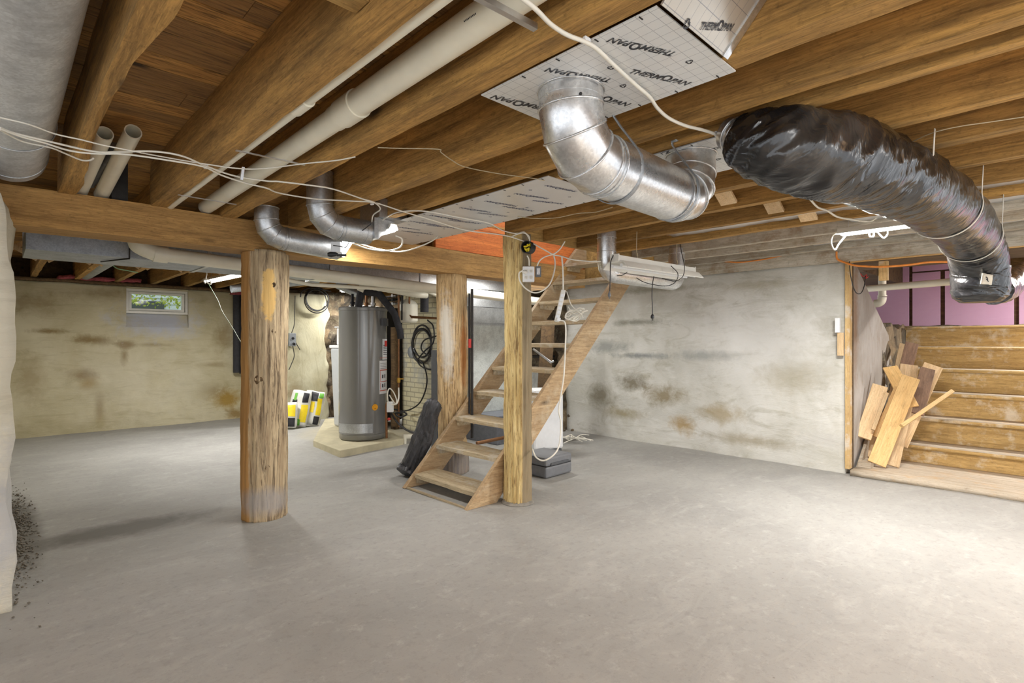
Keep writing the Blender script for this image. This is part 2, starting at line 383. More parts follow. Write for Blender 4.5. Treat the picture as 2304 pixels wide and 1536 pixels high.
def brick_mat():
    m = N('cream_painted_brick'); b = m.new('ShaderNodeTexBrick'); b.inputs['Scale'].default_value = 1.0
    b.inputs['Brick Width'].default_value = .21; b.inputs['Row Height'].default_value = .068; b.inputs['Mortar Size'].default_value = .008
    b.inputs['Color1'].default_value = (*srgb(212, 204, 170), 1); b.inputs['Color2'].default_value = (*srgb(190, 184, 156), 1); b.inputs['Mortar'].default_value = (*srgb(158, 152, 130), 1)
    cx = m.new('ShaderNodeCombineXYZ'); sp = m.new('ShaderNodeSeparateXYZ'); m.ln(m.tc.outputs['Object'], sp.inputs[0])
    m.ln(m.math('SUBTRACT', sp.outputs[0], sp.outputs[1]), cx.inputs[0]); m.ln(sp.outputs[2], cx.inputs[1]); m.ln(cx.outputs[0], b.inputs['Vector'])
    n = m.noise(m.tc.outputs['Object'], 6, 5, .7)
    c = m.mix(b.outputs['Color'], srgb(160, 162, 160), m.math('MULTIPLY', m.ramp(n, [(.42, 0.), (.6, .7)]), m.blob((4.2, 6.2, 1.0), (1, 1, .45), 3, .3, .5)))
    c = m.mix(c, srgb(96, 90, 70), m.ramp(n, [(.6, 0.), (.8, .5)]))
    return m.out(c, .85, 0, m.bump(b.outputs['Fac'], -.5, .01))
MT['brick'] = brick_mat()
def foil_mat(name, col, line, sp, rough=.3, metal=.35):
    m = N(name); s3 = m.new('ShaderNodeSeparateXYZ'); m.ln(m.tc.outputs['Object'], s3.inputs[0]); L = None
    for i in (0, 1):
        f = m.math('FRACT', m.math('DIVIDE', s3.outputs[i], sp)); q = m.math('LESS_THAN', f, .035)
        L = q if L is None else m.math('MAXIMUM', L, q)
    n = m.noise(m.tc.outputs['Object'], 5, 3)
    c = m.mix(col, tuple(x * .85 for x in col), n); c = m.mix(c, line, m.math('MULTIPLY', L, .6))
    return m.out(c, rough, metal, m.bump(n, .1, .02))
MT['foil'] = foil_mat('foil_faced_board', srgb(226, 227, 226), srgb(90, 96, 110), .038, .35, .15)
MT['foil_plain'] = foil_mat('foil_faced_board_plain', srgb(222, 222, 222), srgb(190, 190, 190), 5.0, .3, .25)
MT['pink'] = wall_mat('pink_foam_board', srgb(196, 154, 182), srgb(204, 166, 192), srgb(186, 142, 172), [], oc, .02, patch=.2)
def plastic_black():
    m = N('wrinkled_black_plastic'); n = m.noise(m.mapc((5, 1.3, 1.8), (0, 0, .5)), 2.2, 3, .5, 1.2); f = m.noise(m.mapc((20, 4, 5), (0, 0, .5)), 2.2, 3, .5, .8)
    a = m.noise(m.tc.outputs['Object'], 2.2, 3)
    c = m.mix(srgb(26, 26, 28), srgb(112, 106, 100), m.ramp(a, [(.5, 0.), (.78, .6)]))
    return m.out(c, .2, 0, m.bump(f, .45, .008, m.bump(n, .8, .03)), **{'Specular IOR Level': .8})
MT['plastic_black'] = plastic_black()

# ================================================================ THE SETTING
JB, CZ = 2.08, 2.35           # joist underside, underside of the floorboards
# floor
mb = MB()
def ffn(p): return V(0, 0, nz(p, 1.2) * .008) if p.z > -.05 else V(0, 0, 0)
mb.grid(-3.5, -3.2, -.12, 5.95, 9.6, 0, (.18, .18, .12), ffn)
struct(mb, 'floor', MT['floor'])
# floorboards seen from below: boards run across the joists (along X), with the stairwell left open
mb = MB(); random.seed(4)
y = -3.2
while y < 9.6:
    wd = random.choice([.135, .15, .17, .19]); y1 = min(y + wd, 9.6); dz = random.uniform(0, .004)
    segs = [(-3.5, 9.6)]
    if y1 > 3.05 and y < 3.95: segs = [(-3.5, 2.84), (5.02, 9.6)]
    for a, b in segs:
        x = a
        while x < b:
            x1 = min(b, x + random.uniform(1.8, 3.4)); mb.box(x + .001, y + .003, CZ + dz, x1 - .001, y1 - .003, CZ + .028); x = x1
    y = y1
mb.box(-3.5, -3.2, CZ + .03, 2.84, 9.6, CZ + .05); mb.box(2.84, -3.2, CZ + .03, 5.02, 3.05, CZ + .05)
mb.box(2.84, 3.95, CZ + .03, 5.02, 9.6, CZ + .05); mb.box(5.02, -3.2, CZ + .03, 9.6, 9.6, CZ + .05)
m = N('old_subfloor_boards'); o_ = m.tc.outputs['Object']
geo = m.new('ShaderNodeNewGeometry'); r_ = geo.outputs['Random Per Island']
off = m.new('ShaderNodeVectorMath', operation='ADD'); m.ln(o_, off.inputs[0]); m.ln(m.math('MULTIPLY', r_, 20), off.inputs[1])
g1 = m.noise(m.mapc((1.1, 15, 15), src=off.outputs[0]), 1.6, 6, .65, 1.4); g2 = m.noise(m.mapc((4, 50, 50), src=off.outputs[0]), 2.2, 3, .7)
c = m.mix(srgb(150, 106, 56), srgb(226, 174, 100), m.ramp(g1, [(.25, 0.), (.75, 1.)]))
c = m.mix(c, srgb(60, 40, 26), m.ramp(g2, [(.47, 0.), (.68, .8)]))
c = m.mix(c, srgb(104, 82, 60), m.math('MULTIPLY', m.ramp(r_, [(.5, 0.), (.65, 1.)]), .5))
vo = m.new('ShaderNodeTexVoronoi'); vo.inputs['Scale'].default_value = 1; m.ln(m.mapc((1.8, 4.5, 4.5), src=off.outputs[0]), vo.inputs['Vector'])
c = m.mix(c, srgb(38, 26, 18), m.ramp(vo.outputs['Distance'], [(.04, .9), (.12, 0.)]))
MT['subfloor'] = m.out(c, .85, 0, m.bump(g2, .3, .004))
struct(mb, 'ceiling', MT['subfloor'])

def rough(ax, amp, s=2.5, o=0.0):
    def f(p):
        q = V(nz(p, s, 1.3 + o), nz(p, s, 7.7 + o), nz(p, s, 3.1 + o)) * amp + V(nz(p, s * 4, 2 + o), nz(p, s * 4, 5 + o), nz(p, s * 4, 9 + o)) * amp * .3
        return q
    return f
# back wall with the window opening, built round the hole
WX0, WX1, WZ0, WZ1 = 1.35, 2.13, 1.66, 2.015
mb = MB(); rf = rough('y', .028)
def wf(p):
    if p.y > 9.45: return V(0, 0, 0)
    e = min(abs(p.x - WX0), abs(p.x - WX1)) if WZ0 - .05 < p.z < WZ1 + .05 else 1
    q = rf(p); k = .25 if e < .02 else 1
    return V(0, q.y * k, q.z * .3 if p.z > 2.0 and not WX0 < p.x < WX1 else 0)
def wf2(p):
    q = wf(p)
    if abs(p.z - 1.46) < .016: q.z += 1.46 - p.z
    return q
mb.grid(-.3, 9.35, -.05, 4.2, 9.62, 2.04, (.03, .3, .03), wf2)
bmesh.ops.delete(mb.bm, geom=[f for f in mb.bm.faces if WX0 < f.calc_center_median().x < WX1 and f.calc_center_median().z > 1.46], context='FACES')
for x_ in (WX0 - .02, WX1): mb.box(x_, 9.37, 1.46, x_ + .02, 9.6, 2.04)
mb.prism([V(WX0, 9.35, WZ0 - .2), V(WX0, 9.62, WZ0 - .2), V(WX0, 9.62, WZ0 - .0), V(WX0, 9.46, WZ0 - .0)], (WX1 - WX0, 0, 0))
mb.box(WX0, 9.36, WZ1, WX1, 9.62, 2.04)
struct(mb, 'wall_back', MT['wall_back'])
# crumbly foot of the back wall, and the sill timber above
mb = MB(); mb.grid(-.2, 9.28, 2.045, 4.2, 9.6, 2.085, .1, rough('x', .008)); struct(mb, 'trim_1', MT['darkwood'])
mb = MB(); mb.box(-3.4, 9.55, 2.085, 9.5, 9.65, CZ + .03); struct(mb, 'trim_2', MT['darkwood'])
# window
mb = MB(); fw = .035; y0 = 9.42; y1 = 9.50
for a in ((WX0, WZ0, WX1, WZ0 + fw), (WX0, WZ1 - fw, WX1, WZ1), (WX0, WZ0 + fw, WX0 + fw, WZ1 - fw), (WX1 - fw, WZ0 + fw, WX1, WZ1 - fw)): mb.box(a[0], y0 - .04, a[1], a[2], y1, a[3])
wn = struct(mb, 'window_1', MT['white'], None, .004)
mb = MB(); i = fw + .005; s_ = .032
for a in ((WX0 + i, WZ0 + i, WX1 - i, WZ0 + i + s_), (WX0 + i, WZ1 - i - s_, WX1 - i, WZ1 - i), (WX0 + i, WZ0 + i + s_, WX0 + i + s_, WZ1 - i - s_), (WX1 - i - s_, WZ0 + i + s_, WX1 - i, WZ1 - i - s_)): mb.box(a[0], y0 - .015, a[1], a[2], y1 - .015, a[3])
struct(mb, 'window_sash', MT['white'], wn, .003)
mb = MB(); mb.box(1.74 - .05, y0 - .03, WZ1 - i - .02, 1.74 + .05, y0 - .014, WZ1 - i - .008); struct(mb, 'window_latch', MT['white'], wn)
mb = MB(); mb.box(WX0 + i + s_, y0 + .02, WZ0 + i + s_, WX1 - i - s_, y0 + .026, WZ1 - i - s_)
m = N('window_glass'); MT['glass'] = m.out((.9, .95, .95), .03, 0, None, **{'Transmission Weight': 1.0, 'IOR': 1.1})
struct(mb, 'window_pane', MT['glass'], wn)
# what stands outside the window: leafy shrubs in daylight on the lawn
mb = MB(); mb.box(-6, 9.7, 1.2, 12, 22, 1.3)
one(mb, 'lawn', plain('lawn', srgb(120, 150, 70), .9, var=.3, scale=6), 'green lawn outside the basement window', 'lawn', kind='stuff')
mb = MB(); random.seed(9)
for k in range(6000):
    c_ = V(random.uniform(-1, 6), random.uniform(13, 14), random.uniform(2.02, 3.4)); a = V(random.gauss(0, 1), random.gauss(0, 1), random.gauss(0, 1)).normalized(); b = a.orthogonal().normalized()
    mb.face(mb.vs([c_, c_ + (a + b) * .03, c_ + a * .07, c_ + (a - b) * .03]))
one(mb, 'shrub', plain('shrub_leaves', srgb(150, 160, 60), .8, var=.35, scale=3), 'yellow-green leafy shrubs outside the small basement window', 'shrub', kind='stuff')

t = thing('neighbour_house', 'pale sided house wall seen through the small basement window', 'house', (2, 15, 1.3))
mb = MB()
for k in range(9): mb.prism([V(-3, 15 - .02, 1.3 + .14 * k), V(-3, 15.1, 1.3 + .14 * k), V(-3, 15.1, 1.44 + .14 * k), V(-3, 15, 1.44 + .14 * k)], (11, 0, 0))
mb.build('siding', plain('pale_siding', srgb(196, 202, 212), .7), t)
mb = MB(); mb.box(1.9, 14.94, 1.75, 2.9, 14.98, 2.2); mb.build('house_window', MT['darkgrey'], t)

# right wall and the doorway's right half is open
mb = MB(); rf2 = rough('x', .03, 1.9, 4)
def wr(p):
    if p.x > 5.9: return V(0, 0, 0)
    q = rf2(p); k = 1.0 if p.y > 1.6 else .3
    e = V(0, 0, 0)
    if p.y > 4.7: e = V(0, nz(p, 6, 8) * .06, 0)
    return V(q.x * k + abs(min(0, p.z - .08)) * 0, e.y, q.z * .8 if p.z > 1.98 else 0)
mb.grid(5.8, 1.455, -.05, 6.05, 4.9, 2.035, (.12, .06, .06), wr)
struct(mb, 'wall_right', MT['wall_right'])
# left stub of wall that carries the beam
mb = MB(); rf3 = rough('x', .035, 2.6, 11)
def wl(p):
    q = rf3(p) * 1.35; k = V(0, 0, 0)
    if p.z > 1.85 and p.x > -.05: k.x = -(p.z - 1.85) ** 1.5 * 1.2
    return V(q.x, q.y * .8, q.z * .6 if p.z > 1.9 else 0) + k
mb.grid(-1.6, 3.42, -.03, .06, 4.0, 1.99, .06, wl)
struct(mb, 'wall_left', MT['wall_left'])
mb = MB(); mb.grid(-.35, 4.0, -.03, .0, 9.4, 2.04, (.3, .12, .12), lambda p: V(rf3(p).x * .6, 0, 0)); struct(mb, 'wall_left_rear', MT['wall_back'])
# plastered wall of the utility corner, with its rough stone edge
mb = MB(); rf4 = rough('x', .02, 2.4, 3)
def wu(p):
    q = rf4(p); e = nz(p, 5, 2) * .1 if p.x > 3.7 else 0
    return V(e, q.y, 0)
mb.grid(2.95, 8.3, -.05, 3.86, 8.45, 2.0, .05, wu); mb.box(2.95, 8.4, -.05, 3.1, 9.4, 2.0)
struct(mb, 'wall_utility', MT['wall_utility'])
def stones(p, amp):
    d, pts = noise.voronoi(p * 4.2); return (min(d[1] - d[0], .5)) * amp * 1.6
mb = MB(); mb.grid(2.95, 8.42, -.05, 6.6, 8.8, 2.06, (.045, .2, .045), lambda p: V(0, -stones(p, .12) + .03, 0) if p.y < 8.6 else V(0, 0, 0)); struct(mb, 'wall_stone', MT['stone'])
mb = MB(); mb.grid(6.25, 4.6, -.05, 6.6, 8.5, 2.06, (.2, .045, .045), lambda p: V(-stones(p, .12) + .03, 0, 0) if p.x < 6.4 else V(0, 0, 0)); struct(mb, 'wall_stone_side', MT['stone'])
mb = MB(); mb.grid(5.86, 4.78, -.05, 6.4, 5.1, 2.0, (.05, .05, .05), lambda p: V(-stones(p, .1), stones(p, .14) * .6, 0)); struct(mb, 'wall_stone_corner', MT['stone'])
# rubble at the foot of the right wall's far end
mb = MB(); random.seed(3)
for k in range(40):
    c_ = PZ(random.uniform(1268, 1350), 968 + random.uniform(-6, 4), .015); c_.y += random.uniform(0, .25); c_.x = min(c_.x + .05, 5.9) ; r = random.uniform(.015, .05)
    mb.lathe([(0, -r * .7), (r * .8, -r * .3), (r, 0), (r * .6, r * .5), (0, r * .7)], c_, 6, (random.random(), random.random(), 1))
one(mb, 'rubble', MT['stone'], 'crumbled grey rubble heaped at the foot of the stone wall corner', 'rubble', kind='stuff')
mb = MB(); random.seed(6)
for k in range(1600):
    yy = random.gauss(4.9, .55); c_ = V(.04 + abs(random.gauss(0, .06)), yy, .005); r = random.uniform(.002, .009)
    mb.lathe([(0, -r * .7), (r, 0), (0, r * .7)], c_, 5, (random.random(), random.random(), 1))
one(mb, 'dirt_heap', plain('loose_dirt', srgb(112, 104, 92), .95, var=.35, scale=40), 'loose dark grit swept along the foot of the left wall', 'dirt', kind='stuff')

# ================================================================ JOISTS
def joist(x0, x1, ya, yb, z0, mat, label, seed, wav=.006, group=None, name='floor_joist', z1=CZ - .002):
    def f(p):
        q = V(nz(p, 3, seed) + nz(p, 9, seed + 3) * .4, 0, (nz(p, 2.2, seed + 8) + nz(p, 11, seed) * .35) if p.z < z0 + .02 else 0) * wav
        return q
    mb = MB(); mb.grid(x0, ya, z0, x1, yb, z1, (x1 - x0, .08, .13), f, sm=False)
    return one(mb, name, MT[mat], label, 'joist', group)
joist(-.19, -.12, -1.5, 3.93, JB, 'joist_y', 'rough floor joist at the far left behind the big grey duct', 1)
# the first joist: one edge is waney
def f1(p):
    q = V(nz(p, 3, 2) * .006, 0, 0)
    if p.x > .28 and p.z < 2.2: q.x += -.035 - .03 * math.sin(p.y * 2.9 + .5) - .02 * nz(p, 4, 5)
    return q
mb = MB(); mb.grid(.25, -1.5, JB, .335, 3.93, CZ - .002, (.085, .05, .13), f1, False)
one(mb, 'floor_joist', MT['joist_y'], 'floor joist with a wavy natural edge, right of the big grey duct', 'joist')
joist(.69, .77, -1.5, 3.93, JB, 'joist_y', 'thick brown floor joist with the thin white pipe along its lower edge', 3)
joist(1.08, 1.165, -1.5, 3.93, JB, 'joist_y', 'brown floor joist right of the large white drain pipe', 4)
joist(1.53, 1.62, -1.5, 3.93, JB, 'joist_y', 'brown floor joist between the two foil-faced panels over the big elbow duct', 5)
joist(1.88, 1.94, -1.5, 3.93, JB, 'joist_y', 'brown floor joist, left one of the close pair crossing above the elbow duct', 6)
joist(2.045, 2.095, -1.5, 3.93, JB, 'joist_y', 'brown floor joist along the left edge of the long foil panel', 7)
joist(2.47, 2.53, -1.5, 3.93, JB, 'joist_y', 'brown floor joist above the first bend of the black insulated duct', 8)
joist(2.84, 2.92, -1.5, 3.02, JB, 'joist_y', 'floor joist whose sawn end rests on the barked foreground post', 9)
def_l = ['floor joist ending at the stairwell header, first right of the barked post', 'floor joist ending at the stairwell header, second right of the barked post',
         'floor joist above the hanging white light housing, third right of the barked post', 'pale floor joist above the lit tube near the right wall', 'whitewashed floor joist just past the lit tube',
         'whitewashed floor joist directly along the top of the right wall']
for k, (x, mt) in enumerate(((3.28, 'joist_y'), (3.72, 'joist_y'), (4.13, 'joist_y'), (4.58, 'joist_y_white'), (5.0, 'joist_y_white'), (5.42, 'joist_y_white'))):
    joist(x, x + .06, -1.5, 3.02, JB, mt, def_l[k], 10 + k)
# bearers over the cellar doorway
mb = MB(); mb.grid(5.72, -1.5, 2.0, 5.78, 3.9, CZ - .01, (.06, .1, .12), rough('x', .006)); one(mb, 'door_header', MT['joist_y_white'], 'whitewashed header timber lying over the cellar doorway and right wall', 'header')
mb = MB(); mb.box(5.785, -1.5, 1.995, 5.84, 1.45, 2.075); one(mb, 'door_head_board', wood('new_header_wood', srgb(206, 160, 92), srgb(232, 194, 134), 'y'), 'fresh yellow head board above the cellar stair opening', 'board')
mb = MB(); mb.box(5.9, -1.5, 2.0, 6.6, 4.9, CZ - .01); struct(mb, 'trim_4', MT['darkwood'])
# header and blocking round the stairwell
mb = MB(); mb.grid(2.925, 3.025, 2.085, 5.7, 3.065, CZ - .004, (.12, .04, .13), rough('x', .004)); one(mb, 'stairwell_header', MT['joist_x'], 'long header board carrying the joist ends at the stairwell', 'header')
mb = MB(); mb.box(4.98, 3.07, 1.98, 5.03, 3.93, CZ); mb.box(4.98, 3.07, CZ, 5.03, 3.93, 2.9)
one(mb, 'stairwell_end_board', MT['joist_x'], 'brown end board at the top of the wooden stair', 'board')
mb = MB()
mb.box(2.86, 3.955, 2.1, 5.05, 3.985, 2.33); mb.box(2.86, 3.955, 2.333, 5.05, 3.985, 2.9); mb.box(3.9, 3.955, 1.96, 4.3, 3.985, 2.098)
one(mb, 'stairwell_side_boards', MT['orange'], 'orange stained boards closing the side of the stairwell above the beam', 'board')
bl = [(.59, 1.28, .34, .685, 'y', 'short nailed block between two joists at the top left'), (3.0, 0, 0, 0, '', '')]
mb = MB(); mb.box(.33, 1.24, 2.12, .688, 1.31, 2.3); one(mb, 'blocking', MT['orange'] if False else MT['joist_x'], 'short nailed block between two joists at the top left', 'blocking')
for (xf, pa, pb, w_, lab) in ((3.262, (1623, 434), (1642, 468), .10, 'pale diagonal bridging strut between joists beside the far elbow collar'), (3.702, (1733, 456), (1748, 478), .10, 'pale diagonal bridging strut between joists left of the black duct bend'), (4.112, (1808, 502), (1822, 525), .11, 'pale diagonal bridging strut between joists left of the lit tube')):
    q = PX(*pb, xf); mb = MB(); mb.board((xf - .335, q.y, 2.295), (xf - .008, q.y, 2.10), w_, .02, (0, 0, -1)) ; one(mb, 'blocking', MT['scrap_pale'], lab, 'blocking', bevel=.002)
# foil insulation in three bays over the right side
for (xa, xb, ya, yb, lab) in ((4.20, 4.57, -1.4, 1.1, 'silver foil insulation between joists right of the black duct'), (5.07, 5.4, -1.4, 1.6, 'silver foil insulation between whitewashed joists by the right wall'), (3.79, 4.12, -1.2, 2.3, 'narrow strip of white-faced insulation between joists behind the black duct')):
    mb = MB(); mb.grid(xa, ya, 2.13, xb, yb, 2.16, (.07, .09, .03), lambda p: V(0, 0, nz(p, 7) * .012)); one(mb, 'foil_insulation', MT['foil_plain'], lab, 'insulation')
# joists of the far bay beyond the beam, with herringbone bridging
for k, x in enumerate((-.08, .36, .80, 1.23, 1.66, 2.09, 2.52, 2.95, 3.38, 3.81, 4.24, 4.67, 5.10, 5.53)):
    L = ['behind the left wall edge', 'first right of the left wall', 'second right of the left wall', 'over the left side of the small window', 'over the middle of the small window', 'just right of the small window', 'over the lit tube by the window'][k] if k < 7 else None
    joist(x - .03, x + .03, 4.18, 9.5, 2.09, 'joist_y', ('far-room floor joist ' + L) if L else 'far-room floor joist hidden above the furnace ducts', 30 + k, group=None if L else 'far-room joists above the furnace')
    if k < 6:
        for s_ in (0, 1):
            mb = MB(); xa, xb = x + .035, x + .395
            mb.board((xa, 7.4 + .06 * s_, 2.10 if s_ else 2.33), (xb, 7.4 + .06 * s_, 2.33 if s_ else 2.10), .045, .018, (0, 1, 0))
            one(mb, 'bridging_strut', MT['scrap_pale'], ('upper-left to lower-right' if s_ == 0 else 'lower-left to upper-right') + ' thin bridging strut ' + ['by the left wall', 'left of the round branch duct', 'right of the round branch duct', 'over the window left side', 'over the window middle', 'just right of the window'][k], 'strut')

# ================================================================ BEAM AND POSTS
mb = MB()
def bf(p):
    q = V(0, nz(p, 1.5, 3) * .008 + nz(p, 12, 3) * .002, nz(p, 1.2, 9) * .008 + nz(p, 9, 6) * .002)
    if p.x > 3.3: q.y += .0
    return q
mb.grid(-.5, 3.9, 1.875, 4.95, 4.13, 2.085, (.08, .046, .05), bf, False)
one(mb, 'main_beam', MT['beam'], 'long hewn timber beam crossing the room on two posts', 'beam')

def trunk(cx, cy, z0, z1, r, seed, ridge, lean=(0, 0), ell=(1, 1), n=84, nzr=90, notch=None):
    mb = MB(); rings = []
    for i in range(nzr + 1):
        z = z0 + (z1 - z0) * i / nzr; t = i / nzr; ring = []
        for j in range(n):
            th = 2 * PI * j / n; p = V(math.cos(th), math.sin(th), z)
            q = 1 + .07 * noise.noise(V(p.x * 1.3, p.y * 1.3, z * 1.2 + seed)) + ridge * noise.noise(V(p.x * 7, p.y * 7, z * 1.6 + seed)) + ridge * .8 * noise.noise(V(p.x * 16, p.y * 16, z * 4 + seed)) + ridge * .35 * noise.noise(V(p.x * 20, p.y * 20, z * 22 + seed))
            rr = r * q
            if notch: rr *= notch(th, z)
            ring.append(mb.bm.verts.new((cx + lean[0] * (t - .5) + rr * ell[0] * math.cos(th), cy + lean[1] * (t - .5) + rr * ell[1] * math.sin(th), z)))
        rings.append(ring)
    for a, b in zip(rings, rings[1:]):
        for j in range(n): mb.face([a[j], a[(j + 1) % n], b[(j + 1) % n], b[j]], True)
    mb.face(rings[0][::-1]); mb.face(rings[-1]); return mb
def bark_mat(name, a, b, crack, extra=None, cs=1.0):
    m = N(name); o = m.tc.outputs['Object']
    v = m.noise(m.mapc((16, 16, 1.3)), 1.6, 6, .65, .8); cr = m.noise(m.mapc((34 * cs, 34 * cs, 2.0 * cs)), 1.5, 4, .7, 1.0)
    c = m.mix(a, b, m.ramp(v, [(.3, 0.), (.68, 1.)])); c = m.mix(c, crack, m.ramp(cr, [(.5, 0.), (.62, .75)]))
    if extra: c = extra(m, c, v)
    return m.out(c, .85, 0, m.bump(cr, -.9, .014, m.bump(v, .5, .012)))
def ex1(m, c, v):       # post 1: the left flank is stripped and honey coloured, the rest weathered grey; a carved yellow scar
    s3 = m.new('ShaderNodeSeparateXYZ'); m.ln(m.tc.outputs['Object'], s3.inputs[0])
    d = m.math('ADD', m.math('MULTIPLY', m.math('SUBTRACT', s3.outputs[0], 1.355), .719 * 6), m.math('MULTIPLY', m.math('SUBTRACT', s3.outputs[1], 4.0), -.695 * 6))
    d = m.math('ADD', d, m.math('MULTIPLY', v, .5))
    c = m.mix(m.mix(srgb(158, 114, 62), srgb(196, 152, 94), v), c, m.ramp(d, [(.12, 0.), (.22, 1.)]))
    sc = PD(605, 665, 3.72)
    c = m.mix(c, m.mix(srgb(206, 160, 84), srgb(232, 200, 136), v), m.blob(tuple(sc), (.055, .075, .2), 9, 1.0, .25))
    c = m.mix(c, srgb(120, 70, 40), m.math('MULTIPLY', m.blob(tuple(PD(618, 790, 3.72)), (.02, .03, .1), 9, .7, .5), .8))
    c = m.mix(c, srgb(158, 156, 156), m.math('MULTIPLY', m.blob(tuple(PD(600, 1130, 3.7)), (.3, .3, .12), 5, .5, .6), .7))
    return c
MT['post1'] = bark_mat('weathered_grey_post', srgb(146, 124, 96), srgb(208, 188, 152), srgb(76, 58, 42), ex1)
c1 = (1.395, 4.005)
ps = thing('timber_post', 'round weathered post with a pale carved scar, left end under the beam', 'post', (c1[0], c1[1], 0))
trunk(c1[0], c1[1], -.01, 1.89, .152, 2.0, .06).build('trunk', MT['post1'], ps)
for (px, py, r) in ((583, 853, .022), (620, 745, .012), (622, 640, .011), (632, 882, .009), (602, 1052, .013)):
    k = PD(px, py, 3.722); mb = MB(); dr = (V(k.x, k.y, 0) - V(c1[0], c1[1], 0)).normalized(); k = V(c1[0], c1[1], k.z) + dr * .146
    mb.lathe([(r * 1.7, -.012), (r * 1.45, .002), (r, .007), (r * .7, .003), (r * .3, .006), (0, .002)], k, 14, dr, cap=False)
    for v_ in mb.bm.verts: v_.co += V(nz(v_.co, 40, 1), nz(v_.co, 40, 5), nz(v_.co, 30, 9) * 2) * .007
    mb.build('knot', MT['darkwood'], ps)
def ex2(m, c, v):
    c = m.mix(c, srgb(220, 214, 202), m.math('MULTIPLY', m.blob(tuple(PD(1005, 760, 4.98)), (.09, .09, .5), 7, .9, .6), .9))
    c = m.mix(c, m.mix(srgb(160, 96, 44), srgb(196, 134, 72), v), m.math('MULTIPLY', m.blob(tuple(PD(1050, 790, 5.02)), (.07, .07, .5), 7, .5, .4), .9))
    return m.mix(c, srgb(128, 126, 130), m.math('MULTIPLY', m.blob((3.15, 4.05, .05), (.4, .4, .22), 5, .3, .4), .75))
MT['post2'] = bark_mat('tan_cracked_post', srgb(172, 140, 94), srgb(222, 194, 148), srgb(96, 68, 42), ex2)
ps = thing('timber_post', 'tan cracked post with white paint smears, behind the stair', 'post', (3.14, 4.03, 0))
trunk(3.15, 4.08, -.01, 1.89, .142, 7.0, .07, (-.07, -.05), notch=lambda th, z: 1 - .32 * max(0, 1 - abs(z - .48) / .32) * max(0, math.cos(th + 1.0))).build('trunk', MT['post2'], ps)
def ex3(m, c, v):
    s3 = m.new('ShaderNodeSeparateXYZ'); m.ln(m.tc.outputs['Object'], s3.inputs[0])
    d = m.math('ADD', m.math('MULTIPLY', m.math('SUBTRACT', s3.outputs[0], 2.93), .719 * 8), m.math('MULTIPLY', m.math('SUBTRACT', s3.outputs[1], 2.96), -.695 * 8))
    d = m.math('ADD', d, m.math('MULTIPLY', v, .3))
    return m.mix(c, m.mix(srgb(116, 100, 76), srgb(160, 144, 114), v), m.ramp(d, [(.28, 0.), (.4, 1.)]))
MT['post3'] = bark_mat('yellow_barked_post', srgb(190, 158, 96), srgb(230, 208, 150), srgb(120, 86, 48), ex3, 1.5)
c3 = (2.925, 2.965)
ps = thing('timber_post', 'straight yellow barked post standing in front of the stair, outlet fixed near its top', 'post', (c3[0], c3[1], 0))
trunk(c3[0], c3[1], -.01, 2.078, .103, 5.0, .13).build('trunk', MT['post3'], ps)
mb = MB(); random.seed(2)
for i in range(9):      # adze cuts on the hewn right flank
    pass
mb.lathe([(.125, -.002), (.13, .006), (.115, .018), (.1, .022)], (c3[0], c3[1], 0), 28, cap=False)
mb.build('mortar_collar', plain('grey_mortar', srgb(132, 128, 120), .95, var=.2), ps)

# ================================================================ THE WOODEN STAIR
st = thing('open_stair', 'steep open wooden stair with nine plank treads beside the barked post', 'stair', (2.6, 3.5, 0))
TY0, TY1 = 3.105, 3.90
for nm, ya, yb, zt, zc in (('stringer', 3.07, 3.107, 2.35, .0), ('stringer', 3.90, 3.945, 2.75, 0)):
    mb = MB(); a, b = 2.50, 2.80
    poly = [V(a + 0, ya, 0), V(a + zt, ya, zt), V(b + zt, ya, zt), V(b, ya, 0)]
    poly = [V(a + .0, ya, 0), V(a + zt, ya, zt), V(b + zt, ya, zt), V(b + .005, ya, 0)]
    mb.prism(poly, (0, yb - ya, 0)); mb.build(nm, MT['stringer'], st, .004)
for k in range(10):
    z = .115 + .2235 * k; x = 2.495 + z; mb = MB()
    def tf(p, k=k): return V(nz(p, 7, k) * .006 * (1 if p.x < x + .1 else .4), 0, nz(p, 4, k) * .004 - (.006 if p.x < x + .03 and p.z > z - .01 else 0))
    mb.grid(x - .012, TY0, z - .038, x + .235, TY1, z, (.04, .06, .038), tf, False)
    mb.build('tread', MT['stair'], st)
    for yy in (TY0 + .002, TY1 - .032):
        mb = MB(); mb.box(x + .005, yy, z - .085, x + .2, yy + .03, z - .04); mb.build('cleat', MT['stair'], st)
# wooden strip on the floor under the bottom tread
mb = MB(); mb.box(2.515, 3.11, .0, 2.535, 3.9, .012); mb.build('kick_strip', MT['stair'], st)

